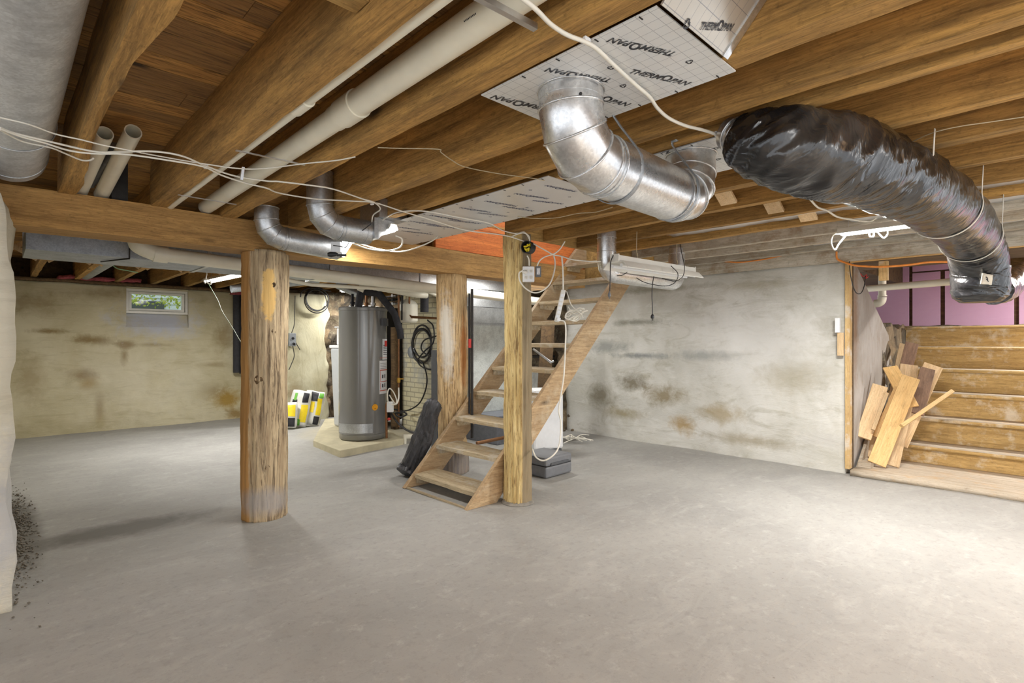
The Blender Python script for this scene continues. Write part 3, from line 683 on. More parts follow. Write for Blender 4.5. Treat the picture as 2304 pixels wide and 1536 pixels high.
# ================================================================ CELLAR STAIR ON THE RIGHT
LS = 1.39
cs = thing('cellar_stair', 'wide cellar stair of scuffed yellow boards rising through the right-hand doorway', 'stair', (6.2, .4, 0))
mb = MB(); mb.grid(5.74, -1.6, 0, 6.62, LS + .01, .05, (.1, .1, .05), lambda p: V(nz(p, 3) * .012 if p.x < 5.8 else 0, 0, 0)); mb.build('landing_board', MT['treadpaint'], cs)
D, R_, X1, Z1 = .314, .242, 6.58, .222
for k in range(6):
    z = Z1 + R_ * k; x = X1 + D * k; zp = z - R_ if k else .05
    l = LS - (0.0 if k < 1 else .0)
    mb = MB(); mb.grid(x, -1.6, z - .035, x + D + .05, l, z, (.12, .12, .035), lambda p: V(nz(p, 5) * .006 if p.x < x + .02 else 0, 0, 0)); mb.build('tread', MT['treadpaint'], cs)
    mb = MB(); mb.box(x + .022, -1.6, zp, x + .045, l, z - .0355); mb.build('riser', MT['riser'], cs)
    mb = MB(); mb.grid(x - .014, -1.6, z - .034, x + .002, l, z - .003, (.02, .1, .04), lambda p: V(nz(p, 8) * .005, 0, 0)); mb.build('nosing', MT['riser'], cs)
mb = MB(); mb.prism([V(5.92, LS - .02, 0.052), V(6.56, LS - .02, 0.052), V(6.56, LS - .02, .3), V(6.3, LS - .02, .3)], (0, .025, 0)); mb.build('skirt_board', MT['treadpaint'], cs)
mb = MB(); mb.box(5.93, 1.28, .052, 6.2, LS - .01, .10); one(mb, 'floor_block', MT['treadpaint'], 'short wood block lying on the landing against the door post', 'block')
# dusty plaster side wall of the cellar stair, cut on the slope
mb = MB()
poly = [V(5.88, 1.42, 0), V(5.88, 1.42, 2.0), V(6.05, 1.42, 1.99), V(6.7, 1.42, 1.66), V(7.4, 1.42, 1.32), V(7.55, 1.42, 1.0), V(7.4, 1.42, .75), V(7.1, 1.42, .7), V(7.0, 1.42, 0)]
mb.prism(poly, (0, .12, 0))
struct(mb, 'wall_cellar_side', wall_mat('dusty_grey_plaster', srgb(150, 142, 132), srgb(182, 178, 174), srgb(128, 108, 82), [((6.0, 1.42, 1.5), (.15, 1, .8), .7, srgb(136, 100, 66))], oc, .3, (4, 1, 1.2), .6))
# door post
mb = MB(); mb.grid(5.775, 1.415, 0.05, 5.86, 1.452, 1.99, (.05, .05, .1), rough('x', .003), False); struct(mb, 'trim_5', MT['pine_z'])
mb = MB(); mb.box(5.862, 1.41, .05, 5.9, 1.45, 1.985); struct(mb, 'trim_6', MT['darkwood'])
# stone ledge beside the top steps
mb = MB(); mb.grid(7.1, 1.43, 0, 8.9, 2.3, 1.36, .07, lambda p: V(0, 0, stones(p, .14)) if p.z > 1.2 else V(0, -stones(p, .04), 0)); struct(mb, 'wall_ledge', MT['stone'])
mb = MB(); mb.grid(8.54, -1.6, 1.2, 9.2, 2.3, 1.44, .09, lambda p: V(0, 0, nz(p, 6) * .03)); struct(mb, 'wall_ledge_top', MT['stone'])
# pink foam insulation wall
mb = MB(); mb.box(9.25, -2, 1.1, 9.3, 3.4, CZ); struct(mb, 'wall_cellar_back', MT['darkwood'])
for k, (a, b, za, zb) in enumerate(((1.53, 2.9, 1.1, 2.3), (1.185, 1.49, 1.3, 2.2), (.455, 1.135, 1.3, 2.2), (-1.9, .41, 1.3, 2.2), (-1.9, 1.49, 2.22, 2.34))):
    L = ['left of the white drain pipe', 'narrow one between the dark seams', 'wide one left of the hanging duct end', 'behind the hanging duct end at right', 'long strip along the top under the ceiling']
    mb = MB(); mb.box(9.2, a, za, 9.245, b, zb); one(mb, 'foam_board', MT['pink'], 'pink foam insulation board, ' + L[k], 'insulation', bevel=.003)
mb = MB(); mb.box(6.6, 1.6, 2.05, 9.2, 2.6, 2.34); struct(mb, 'trim_7', MT['darkwood'])

# ================================================================ LAMPS
def shop_or_fill_light(name, p0, p1, label, power, w_=.10, both=False, tubes=2):
    p0, p1 = Vector(p0), Vector(p1); ax = (p1 - p0).normalized(); sd = ax.cross(V(0, 0, 1)).normalized(); mid = (p0 + p1) / 2; L = (p1 - p0).length
    t = thing(name, label, 'light', mid + V(0, 0, .03))
    mb = MB()
    prof = [(-w_ * .5, 0), (-w_ * .28, .035), (w_ * .28, .035), (w_ * .5, 0), (w_ * .5, -.004), (w_ * .3, .03), (-w_ * .3, .03), (-w_ * .5, -.004)]
    mb.prism([p0 + sd * a + V(0, 0, b + .012) for a, b in prof], p1 - p0); mb.build('housing', MT['white'], t)
    for f_ in (.12, .88):
        q_ = p0 + (p1 - p0) * f_; mb = MB(); mb.tube([q_ + V(0, 0, .045), V(q_.x, q_.y, 2.09 if q_.y < 4 and 1.5 < p0.x < 4.5 and p0.y > 0 else 2.352)], .002, 6); mb.build('hanging_wire', MT['steel'], t)
    for k in range(tubes):
        o = (k - (tubes - 1) / 2) * w_ * .45; mb = MB(); mb.cyl(p0 + ax * .02 + sd * o + V(0, 0, .008), p1 - ax * .02 + sd * o + V(0, 0, .008), .012, 14); mb.build('tube', MT['tube'], t)
    if both:      # added upward fill lamp that brightens the joists and ceiling
        lu = bpy.data.lights.new(name + '_uplight', 'AREA'); lu.shape = 'RECTANGLE'; lu.size = L; lu.size_y = w_; lu.energy = power * 1.6; lu.color = (1, .975, .93)
        lo = bpy.data.objects.new(name + '_uplight', lu); C.objects.link(lo); lo.matrix_world = Matrix.Translation(mid + V(0, 0, .09)) @ Matrix((ax, -sd if ax.cross(sd).z > 0 else sd, V(0, 0, -1))).transposed().to_4x4()
    la = bpy.data.lights.new(name + '_light', 'AREA'); la.shape = 'RECTANGLE'; la.size = L; la.size_y = w_; la.energy = power; la.color = (1, .975, .93)
    lo = bpy.data.objects.new(name + '_light', la); C.objects.link(lo)
    lo.matrix_world = Matrix.Translation(mid - V(0, 0, .012)) @ Matrix((ax, sd if ax.cross(sd).z > 0 else -sd, V(0, 0, 1))).transposed().to_4x4()
    return t
shop_or_fill_light('shop_or_fill_light', (1.94, 3.78, 2.0), (1.94, 3.16, 2.0), 'lit tube light at the beam beside the two small elbow ducts', 8, .07)
shop_or_fill_light('shop_or_fill_light', (4.22, 1.10, 1.985), (4.22, .60, 1.985), 'lit tube light over the right side, partly behind the black duct', 42, .09)
shop_or_fill_light('shop_or_fill_light', (1.92, 7.5, 1.99), (1.99, 6.35, 1.99), 'lit tube light in the far room near the small window', 34, .16)
shop_or_fill_light('shop_or_fill_light', (3.9, 7.9, 2.03), (4.6, 7.9, 2.03), 'unseen fill tube added over the utility corner', 22, .09)  # added lamp out of sight, brightens the utility corner
# unseen tubes added behind the camera to fill the room with light
shop_or_fill_light('fill_batten', (-.8, -2.0, 1.72), (.4, -2.0, 1.72), 'bare fill tube added behind the camera on the left', 60, .06, both=True)
shop_or_fill_light('fill_batten', (2.4, -2.0, 1.72), (3.6, -2.0, 1.72), 'bare fill tube added behind the camera on the right', 46, .06, both=True)
shop_or_fill_light('shop_or_fill_light', (8.0, -1.2, 2.2), (8.0, -.2, 2.2), 'unseen fill tube added over the top of the cellar stair', 60, .1)  # added lamp out of frame, lifts the pink boards and steps
shop_or_fill_light('shop_or_fill_light', (3.95, 4.5, 2.0), (4.75, 4.5, 2.0), 'unseen fill tube added behind the beam above the furnace duct', 13, .08)  # added lamp hidden by the beam, brightens furnace and right wall

# ================================================================ FOIL-FACED BOARDS AND THEIR PRINT
def text_mesh(s, bold=.02, shear=.25):
    cu = bpy.data.curves.new('t', 'FONT'); cu.body = s; cu.size = 1; cu.offset = bold; cu.shear = shear
    ob = bpy.data.objects.new('t', cu); C.objects.link(ob); dg = bpy.context.evaluated_depsgraph_get()
    me = bpy.data.meshes.new_from_object(ob.evaluated_get(dg)); bpy.data.objects.remove(ob); return me
def logo_bm():
    """THERMOPAN, slanted, with a tall ring for the O and fine gaps ruled through its lower half; 1 unit wide"""
    bm = bmesh.new(); x = 0.0
    def put(s, x, sc=1.0):
        me = text_mesh(s, .032, .3); n0 = len(bm.verts); bm.from_mesh(me); bm.verts.ensure_lookup_table(); vs = bm.verts[n0:]
        mx = min(v.co.x for v in vs); xx = max(v.co.x for v in vs)
        for v in vs: v.co.x = x + (v.co.x - mx) * .92; v.co.y *= sc
        return x + (xx - mx) * .92
    x = put('THERM', x) - .06
    ox = x + .42; n = 28; A, B = [], []
    for j in range(n + 1):
        th = -PI * .5 + (PI * 2) * j / n
        A.append(bm.verts.new((ox + .44 * math.cos(th) + .06, .46 + .52 * math.sin(th), 0))); B.append(bm.verts.new((ox + .24 * math.cos(th) + .06, .46 + .32 * math.sin(th), 0)))
    for j in range(n): bm.faces.new((A[j], A[j + 1], B[j + 1], B[j]))
    for sx in (-1, 1):
        v = [bm.verts.new((ox + .06 + sx * a, b, 0)) for a, b in ((.12, -.02), (.44, -.02), (.4, .07), (.2, .07))]; bm.faces.new(v)
    x = put('PAN', ox + .5)
    for y in (.06, .15, .24, .33):
        for q in (y, y + .028): bmesh.ops.bisect_plane(bm, geom=bm.verts[:] + bm.edges[:] + bm.faces[:], plane_co=(0, q, 0), plane_no=(0, 1, 0))
        bmesh.ops.delete(bm, geom=[f for f in bm.faces if y < f.calc_center_median().y < y + .028], context='FACES')
    for v in bm.verts: v.co /= x
    me = bpy.data.meshes.new('logo'); bm.to_mesh(me); bm.free(); return me
LOGO = logo_bm()
def recyc_bm():
    bm = bmesh.new()
    for k in range(3):
        a = PI / 2 + k * 2 * PI / 3; M = Matrix.Rotation(a - PI / 2, 4, 'Z')
        for poly in ([(-.16, .46), (.12, .46), (.2, .34), (-.1, .34)], [(.12, .46), (.34, .1), (.22, .04), (.06, .34)], [(.4, .2), (.38, -.08), (.12, .02)], [(-.16, .46), (-.26, .30), (-.16, .24), (-.1, .34)]):
            v = [bm.verts.new(M @ V(x * .95, y * .95, 0)) for x, y in poly]; bm.faces.new(v)
    me = bpy.data.meshes.new('rec'); bm.to_mesh(me); bm.free(); return me
REC = recyc_bm()
def on_ceiling(org, L, flip, z, me, asp=1.0):
    """print read from below: letters run along +X (or, flipped, along -X)"""
    s = -1 if flip else 1
    return Matrix.Translation(V(org[0], org[1], z)) @ Matrix(((s * L, 0, 0, 0), (0, -s * L * asp, 0, 0), (0, 0, -1, 0), (0, 0, 0, 1)))
def foil_panel(label, x0, y0, x1, y1, z, logos, recs, mat='foil', pr='print', asp=.9):
    t = thing('duct_panel', label, 'insulation panel', (x0, y0, z))
    mb = MB(); mb.box(x0, y0, z, x1, y1, z + .004); mb.build('panel', MT[mat], t)
    for (pa, pb) in logos:
        a, b = PZ(*pa, z - .0008), PZ(*pb, z - .0008); L = (b - a).length; X_ = (b - a) / L; Z_ = V(0, 0, -1); Y_ = Z_.cross(X_)
        mb = MB(); mb.mesh(LOGO, Matrix.Translation(a) @ Matrix((X_ * L, Y_ * L * asp, Z_)).transposed().to_4x4()); mb.build('brand_print', MT[pr], t)
    for (x, y, r) in recs:
        mb = MB(); mb.mesh(REC, on_ceiling((x, y), r, False, z - .0008, REC)); mb.build('recycling_mark', MT[pr], t)
    mb = MB()
    for i in range(int((y1 - y0) / .14)):
        for xx in (x0 + .012, x1 - .012): mb.box(xx - .008, y0 + .05 + i * .14, z - .002, xx + .008, y0 + .053 + i * .14, z)
    mb.build('staples', MT['iron'], t)
    return t
pz = 2.073
def lg(px, py, z=pz): q = PZ(px, py, z); return q
# rows read upside down or upright as in the photo (start = the T)
q1 = lg(1522, 127); q2 = lg(1370, 190); q3 = lg(1418, 160); q4 = lg(1205, 238); q5 = lg(1318, 210)
foil_panel('foil-faced panel with grid and black print holding the big elbow duct', 1.17, .70, 1.625, 1.36, pz,
           [((1521, 118), (1373, 84)), ((1376, 178), (1230, 152)), ((1415, 164), (1546, 193)), ((1256, 248), (1109, 213)), ((1281, 209), (1411, 240))],
           [tuple(lg(1551, 139))[:2] + (.026,), tuple(lg(1402, 193))[:2] + (.026,), tuple(lg(1375, 152))[:2] + (.026,)])
foil_panel('small foil-faced panel holding the far collar of the big duct', 2.09, .90, 2.53, 1.36, pz,
           [((1600, 362), (1500, 338))], [tuple(lg(1612, 333))[:2] + (.03,), tuple(lg(1616, 358))[:2] + (.03,)])
random.seed(12); lgs = []; rcs = []
yy = 1.95; k = 0
while yy < 3.85:
    lgs.append((2.30 if k % 2 else 2.27, yy, .2, True)); lgs.append((2.27, yy + .05, .2, False)); rcs += [(2.36, yy + .02, .022), (2.1, yy + .08, .022)]; yy += .17; k += 1
foil_panel('long foil-faced panel with blue-grey print between the joists, nearer half', 1.99, 1.80, 2.53, 2.83, 2.076, [((1237, 446), (1160, 434)), ((1300, 430), (1230, 416)), ((1195, 452), (1265, 460)), ((1166, 463), (1093, 451)), ((1128, 465), (1198, 476)), ((1108, 477), (1036, 466))], [r for r in rcs if r[1] < 2.75], 'foil_plain', 'blueprint')
foil_panel('long foil-faced panel with blue-grey print, half nearest the beam', 1.985, 2.835, 2.56, 3.88, 2.074, [((1072, 480), (1139, 488)), ((1043, 496), (970, 483)), ((1007, 496), (1080, 504)), ((994, 507), (921, 496)), ((958, 507), (1031, 515)), ((948, 517), (886, 508)), ((900, 520), (972, 528))], [r for r in rcs if 2.85 < r[1] < 3.8], 'foil_plain', 'blueprint')
# sloping foil board closing the bay above the first panel
t = thing('duct_panel', 'sloping foil board with black print filling the joist bay at the top', 'insulation panel', (1.35, .6, 2.1))
e0, e1 = V(0, .685, 2.07), V(0, .44, 2.345); dn = (e1 - e0).normalized(); nn = V(1, 0, 0).cross(dn).normalized()
if nn.z > 0: nn = -nn
mb = MB(); mb.prism([V(1.17, e0.y, e0.z), V(1.527, e0.y, e0.z), V(1.527, e1.y, e1.z), V(1.17, e1.y, e1.z)], nn * -.006)
foil2 = foil_mat('foil_faced_slope', srgb(196, 190, 180), srgb(86, 92, 108), .034, .28, .5); mb.build('panel', foil2, t)
for nm, me, px, py, L in (('brand_print', LOGO, 1573, 66, .135), ('recycling_mark', REC, 1545, 54, .028)):
    r = Vector(ray(px, py)); p0 = V(0, 0, CAMH); tt = (e0 - p0).dot(nn) / r.dot(nn); p = p0 + r * tt
    X_ = V(1, 0, 0); Y_ = dn; Z_ = X_.cross(Y_)
    r2 = Vector(ray(px + 100, py + 4)); X_ = (p0 + r2 * ((e0 - p0).dot(nn) / r2.dot(nn)) - p).normalized(); Z_ = nn; Y_ = Z_.cross(X_)
    M = Matrix.Translation(p + nn * .002) @ Matrix((X_ * L, Y_ * L * 1.1, Z_)).transposed().to_4x4()
    mb = MB(); mb.mesh(me, M); mb.build(nm, MT['print'], t)
mb = MB(); mb.prism([V(1.5, e0.y, e0.z), V(1.529, e0.y - .0, e0.z), V(1.529, e1.y, e1.z), V(1.5, e1.y, e1.z)], nn * .004); mb.build('foil_tape', MT['galv_new'], t)

# ================================================================ DUCTS
def gore_path(p, d0, d1, R, k=4):
    """corner of a duct at p coming along d0, leaving along d1, cut in k straight gores"""
    d0, d1 = Vector(d0).normalized(), Vector(d1).normalized(); ang = d0.angle(d1); T = R * math.tan(ang / 2)
    a = p - d0 * T; cn = (d1 - d0 * d0.dot(d1)).normalized(); cc = a + cn * R
    out = []
    for i in range(k + 1):
        th = ang * i / k; out.append(cc - cn * R * math.cos(th) + d0 * R * math.sin(th))
    return out
def bead(mb, c, nrm, r, t=.004, n=40):
    nrm = Vector(nrm).normalized(); u = nrm.orthogonal().normalized(); vv = nrm.cross(u)
    mb.tube([c + (u * math.cos(2 * PI * j / n) + vv * math.sin(2 * PI * j / n)) * r for j in range(n)], t, 8, closed=True)
def nrm_at(P, i): return ((P[i] - P[i - 1]).normalized() + (P[min(i + 1, len(P) - 1)] - P[i]).normalized())
# the big elbow duct
R0 = .105; ZC = 1.868; A = V(1.365, 1.135, 2.073); B = V(2.215, 1.155, 2.073)
t = thing('elbow_duct', 'large shiny galvanized duct with two elbows hanging below the foil panels', 'duct', (A.x, A.y, ZC))
mb = MB(); mb.tube([A, A + V(0, 0, -.035)], R0 + .002, 48); bead(mb, A + V(0, 0, -.002), (0, 0, 1), R0 + .004, .003); mb.build('collar', MT['galv_new'], t)
P = gore_path(V(A.x + .0, A.y, ZC), (0, 0, -1), (1, .01, 0), .15, 3); P = [A + V(0, 0, -.03)] + P
mb = MB(); mb.tube(P + [P[-1] + V(.03, 0, 0)], R0, 48)
for i in range(1, len(P)): bead(mb, P[i], nrm_at(P + [P[-1] + V(.03, 0, 0)], i), R0 * 1.03 if 1 < i < len(P) - 1 else R0 + .001)
mb.build('elbow', MT['galv_new'], t)
Q = gore_path(V(B.x, B.y, ZC), (1, .01, 0), (0, 0, 1), .125, 3)
mb = MB(); mb.tube([P[-1] + V(.012, 0, 0), Q[0] + V(.0, 0, 0)], R0 + .003, 48); bead(mb, P[-1] + V(.03, 0, 0), (1, 0, 0), R0 + .004, .0025); bead(mb, Q[0] - V(.05, 0, 0), (1, 0, 0), R0 + .004, .0025)
mb.build('pipe', MT['galv_new'], t)
mb = MB(); mb.tube([Q[0] - V(.02, 0, 0)] + Q + [B], R0, 48)
for i in range(0, len(Q)): bead(mb, Q[i], nrm_at(Q, i) if i else (1, 0, 0), R0 * 1.03 if 0 < i < len(Q) - 1 else R0 + .001)
bead(mb, B - V(0, 0, .002), (0, 0, 1), R0 + .004, .003); mb.build('elbow', MT['galv_new'], t)
for p in (P[1] + V(-.06, -.09, .0), Q[0] + V(-.02, -.085, -.06)):
    d = V(0, -.8, -.3) if p.x > 2 else V(-.5, -.8, 0); mb = MB(); mb.lathe([(.005, 0), (.004, .003), (0, .004)], p, 10, d); mb.build('screw', MT['iron'], t)
# perforated hanger straps round the big duct
def strap(x, ytop, label):
    pts = [V(x - .03, ytop - .045, 2.078), V(x - .01, ytop - .012, 2.07)]
    for k in range(14):
        th = PI * .18 - k * PI * 1.1 / 13
        pts.append(V(x + .0, 1.145 - 0 * k, ZC) + V(0, -math.cos(th) * -1 * 0, 0) + V(0, (R0 + .007) * math.cos(th + PI) , (R0 + .007) * math.sin(th) if False else (R0 + .007) * math.sin(th)))
    mb = MB(); w_ = .0095
    prev = None
    for q in smooth_path(pts, 3):
        a = mb.bm.verts.new(q + V(-w_, 0, 0)); b = mb.bm.verts.new(q + V(w_, 0, 0))
        if prev: mb.face([prev[0], prev[1], b, a], True)
        prev = (a, b)
    o = one(mb, 'hanger_strap', MT['galv_dull'], label, 'strap'); s = o.modifiers.new('solid', 'SOLIDIFY'); s.thickness = .003; s.offset = 0
    mb = MB()
    for k, q in enumerate(smooth_path(pts, 3)[2::3]):
        if q.y > 1.03: continue
        d = V(0, q.y - 1.145, q.z - ZC).normalized() if q.z < ZC + .09 else V(0, -1, 0); mb.lathe([(.0025, 0), (.0025, .001)], q + d * .001, 8, d)
    mb.build('strap_holes', MT['iron'], None).parent = o
strap(PZ(1402, 252, 2.08).x, PZ(1402, 252, 2.08).y + .045, 'perforated metal strap round the near end of the big duct')
strap(PZ(1532, 318, 2.08).x, PZ(1532, 318, 2.08).y + .045, 'perforated metal strap round the far end of the big duct')
# pair of small ducts at the beam
def small_duct(name, label, top, ztop, cpt, end, r, mat='galv', Rb=.12, extra=None):
    """drops from (top.xy, ztop), turns at cpt's height and runs to end"""
    t = thing(name, label, 'duct', (top[0], top[1], cpt))
    a = V(top[0], top[1], ztop); c_ = V(top[0], top[1], cpt); e = Vector(end); d = (e - c_).normalized()
    P = [a] + gore_path(c_, (0, 0, -1), d, Rb, 3)
    mb = MB(); mb.tube(P + [P[-1] + d * .02], r, 36)
    for i in range(1, len(P)): bead(mb, P[i], nrm_at(P + [P[-1] + d * .02], i), r * 1.02, .003, 30)
    bead(mb, a, (0, 0, 1), r * 1.03, .003); mb.build('elbow', MT[mat], t)
    mb = MB(); mb.tube([P[-1], e], r + .002, 36); bead(mb, P[-1] + d * .02, d, r + .004, .002, 30); bead(mb, e - d * .05, d, r + .003, .002, 30); mb.build('pipe', MT[mat], t)
    return t, e, d
aT = PZ(606, 470, 2.02); aE = PY(735, 548, aT.y + .0)
t, e, d = small_duct('small_elbow_duct', 'small dusty elbow duct passing across the front of the main beam', (1.30, 3.70), 2.14, 1.955, (1.80, 3.70, 1.925), .076, 'galv', .11)
mb = MB(); mb.prism([V(1.80, 3.63, 1.86), V(1.80, 3.77, 1.86), V(1.80, 3.77, 2.0), V(1.80, 3.63, 2.0)], (.02, 0, 0)); mb.prism([V(1.82, 3.63, 1.87), V(1.92, 3.68, 2.0), V(1.82, 3.63, 2.0)], (0, .14, 0)); mb.build('boot', MT['galv'], t)
t, e, d = small_duct('small_elbow_duct', 'small dusty elbow duct behind the lower one, rising between the joists', (1.45, 3.22), 2.3, 1.975, (1.80, 3.26, 1.98), .078, 'galv', .12)
mb = MB(); mb.prism([V(1.80, 3.17, 1.93), V(1.80, 3.35, 1.93), V(1.80, 3.35, 2.07), V(1.80, 3.17, 2.07)], (.03, 0, 0)); mb.prism([V(1.83, 3.17, 1.93), V(1.97, 3.2, 2.07), V(1.83, 3.17, 2.07)], (0, .18, 0)); mb.box(1.82, 3.14, 2.072, 2.03, 3.4, 2.2); mb.build('boot', MT['galv'], t)
# very big round duct top left
mb = MB(); t = thing('round_duct', 'very large dusty galvanized duct running along the joists at far left', 'duct', (.06, 1, 2.2))
xs = .045
mb.tube([V(xs, -1.2, 2.203), V(xs, 1.9, 2.203), V(xs + .01, 3.72, 2.203)], .142, 56); mb.build('pipe', galv('dusty_pale_galvanized', (.62, .64, .66), .5, .7, .3), t)
for y_ in (3.1, 3.62):
    mb = MB(); bead(mb, V(xs + .008, y_, 2.203), (0, 1, 0), .144, .003, 56); mb.build('seam', MT['galv'], t)
# rectangular trunk duct behind the beam, continuing to the furnace
t = thing('trunk_duct', 'long rectangular sheet-metal trunk duct running behind the main beam', 'duct', (2, 5.3, 1.9))
mb = MB(); mb.box(.15, 5.0, 1.89, 1.28, 5.56, 2.085); mb.build('section', galv('grey_trunk_sheet', (.40, .43, .47), .5, .8, .4), t, .003)
mb = MB(); mb.box(1.3, 5.0, 1.89, 2.35, 5.56, 2.085); mb.build('section', bpy.data.materials['grey_trunk_sheet'], t, .003)
mb = MB(); mb.box(2.37, 5.0, 1.89, 5.0, 5.56, 2.085); mb.build('section', MT['galv'], t, .003)
mb = MB()
for x in (1.28, 2.35, 3.4): mb.box(x, 4.99, 1.882, x + .03, 5.57, 2.09)
mb.build('joint_cleat', MT['galv'], t)
mb = MB(); mb.tube([V(.74, 4.985, 2.1), V(.74, 4.985, 1.885), V(.60, 5.3, 1.88)], .004, 8); mb.build('hanger_wire', MT['iron'], t)
# round branch duct crossing above and behind the trunk
mb = MB(); mb.tube([V(.95, 5.5, 2.17), V(.9, 7.6, 2.17), V(.88, 9.2, 2.17)], .085, 30); one(mb, 'branch_duct', MT['galv_dull'], 'round branch duct running from the trunk toward the back wall', 'duct')
mb = MB(); mb.grid(.6, 9.2, 2.09, 1.5, 9.3, 2.13, .04, rough('x', .03, 9)); one(mb, 'insulation_wool', MT['pinkwool'], 'reddish wool stuffed over the back wall left of the window', 'insulation', kind='stuff')
mb = MB(); mb.tube([PY(520, 650, 7.6), PY(700, 632, 7.6), PY(790, 618, 7.0)], .05, 20); one(mb, 'flue_pipe', MT['galv_dull'], 'grey pipe sloping under the far joists above the utility corner', 'pipe')
# the black insulated duct
def rdg(v): return 1 - abs(noise.noise(v)) * 2
def flex_r(t_, th, i):
    s_ = th + t_ * 16; amp = 1.0 if t_ < .45 else .45
    return 1 - .03 + amp * .075 * rdg(V(math.cos(s_) * 1.6, math.sin(s_) * 1.6, t_ * 24)) + amp * .02 * rdg(V(math.cos(s_) * 3, math.sin(s_) * 3, t_ * 50 + 5)) + .05 * noise.noise(V(math.cos(th) * 1.5, math.sin(th) * 1.5, t_ * 22)) + .012 * noise.noise(V(math.cos(th + t_ * 9) * 5, math.sin(th + t_ * 9) * 5, t_ * 40))
ctr = [PD(1660, 312, 2.05), PD(1700, 322, 2.0), PD(1780, 337, 1.96), PD(1850, 350, 1.98), PD(1920, 366, 2.06), PD(1990, 392, 2.18), PD(2060, 425, 2.36), PD(2115, 462, 2.62), PD(2158, 500, 2.95), PD(2190, 545, 3.25), PD(2202, 595, 3.36), PD(2204, 640, 3.38), PD(2204, 666, 3.38), PD(2204, 680, 3.38)]
rad = [.085, .12, .145, .155, .15, .143, .147, .148, .148, .143, .146, .146, .14, .10]
ps_ = smooth_path(ctr, 20); rr = []
for i in range(len(ps_)):
    f = i / (len(ps_) - 1) * (len(rad) - 1); k = min(int(f), len(rad) - 2); rr.append(rad[k] * (1 - f + k) + rad[k + 1] * (f - k))
t = thing('insulated_duct', 'fat black plastic-wrapped duct sagging under the joists and turning down at right', 'duct', (3.4, .57, 1.9))
mb = MB(); mb.tube(ps_, rr, 120, rf=flex_r); mb.build('wrap', MT['plastic_black'], t)
ca, cb = PD(1640, 300, 2.09), PD(1690, 316, 2.0); mb = MB(); mb.tube([ca, cb], .062, 30)
for k in range(4): bead(mb, ca + (cb - ca) * (.25 + .22 * k), cb - ca, .064, .005, 30)
mb.build('collar', MT['galv_new'], t)
mb = MB(); q = PD(2220, 628, 3.232); M = Matrix.Translation(q) @ Matrix.Rotation(-PI / 2 + YAW, 4, 'Z') @ Matrix.Rotation(.15, 4, 'Y')
mb.grid(-.032, -.004, -.032, .032, .004, .032, .012, lambda p: V(nz(p, 60) * .004, 0, nz(p, 50, 3) * .004)); bmesh.ops.transform(mb.bm, matrix=M, verts=mb.bm.verts[:]); mb.build('paper_label', plain('torn_paper_label', srgb(226, 218, 200), .8), t)
mb = MB()
for p0, p1 in (((-.012, .012), (.0, .006)), ((.0, .006), (.0, -.006)), ((.0, -.006), (.008, -.014)), ((-.008, -.002), (.004, -.002))):
    mb.board(M @ V(p0[0], -.006, p0[1]), M @ V(p1[0], -.006, p1[1]), .005, .001, M.to_3x3() @ V(0, 1, 0))
mb.build('handwritten_mark', MT['print'], t)
for (a, b, c_, L) in ((PD(2000, 396, 2.21), 0, .152, 'first white strap from the bend holding up the black duct'), (PD(2120, 465, 2.65), 0, .155, 'second white strap from the bend holding up the black duct'), (PD(2180, 530, 3.15), 0, .152, 'third white strap from the bend holding up the black duct')):
    zc = a.z; b = a.y; a = a.x
    mb = MB(); pts = [V(a + .0, b - c_ - .0, 2.085)] + [V(a + .02 * k / 12, b, zc) + V(0, -c_ * math.cos(th), -c_ * math.sin(th) * 1.0) for k, th in enumerate([j * PI / 12 for j in range(-1, 13)])] + [V(a + .03, b + c_, 2.085)]
    prev = None
    for q in smooth_path(pts, 2):
        A_ = mb.bm.verts.new(q + V(-.009, 0, 0)); B_ = mb.bm.verts.new(q + V(.009, 0, 0))
        if prev: mb.face([prev[0], prev[1], B_, A_], True)
        prev = (A_, B_)
    o = one(mb, 'plastic_strap', MT['cable'], L, 'strap'); s = o.modifiers.new('solid', 'SOLIDIFY'); s.thickness = .003
# second black duct end beyond it
mb = MB(); P2 = smooth_path([PD(2330, 560, 5.6), PD(2290, 600, 5.3), PD(2262, 640, 5.0), PD(2235, 650, 4.75)], 10)
mb.tube(P2, .14, 40, rf=lambda t_, th, i: 1 + .1 * noise.noise(V(math.cos(th) * 2, math.sin(th) * 2, t_ * 9)) + .06 * noise.noise(V(math.cos(th) * 6, math.sin(th) * 6, t_ * 22)))
one(mb, 'insulated_duct', MT['plastic_black'], 'crumpled black duct end with torn yellow wool, right of the hanging one', 'duct')
# galvanized U duct behind the hanging housing
t = thing('u_shaped_duct', 'galvanized duct dipping below the joists behind the hanging light housing', 'duct', (4, 2.5, 1.85))
P = [V(3.50, 2.54, 2.12)] + gore_path(V(3.50, 2.54, 1.80), (0, 0, -1), (1, 0, 0), .09, 3) + gore_path(V(4.60, 2.54, 1.80), (1, 0, 0), (0, 0, 1), .09, 3) + [V(4.60, 2.54, 2.12)]
mb = MB(); mb.tube(P, .075, 32); mb.build('pipe', MT['galv_new'], t)
mb = MB()
for z_ in (2.07, 1.96):
    bead(mb, V(3.50, 2.54, z_), (0, 0, 1), .077, .002); bead(mb, V(4.60, 2.54, z_), (0, 0, 1), .077, .002)
mb.build('bead', MT['galv_new'], t)
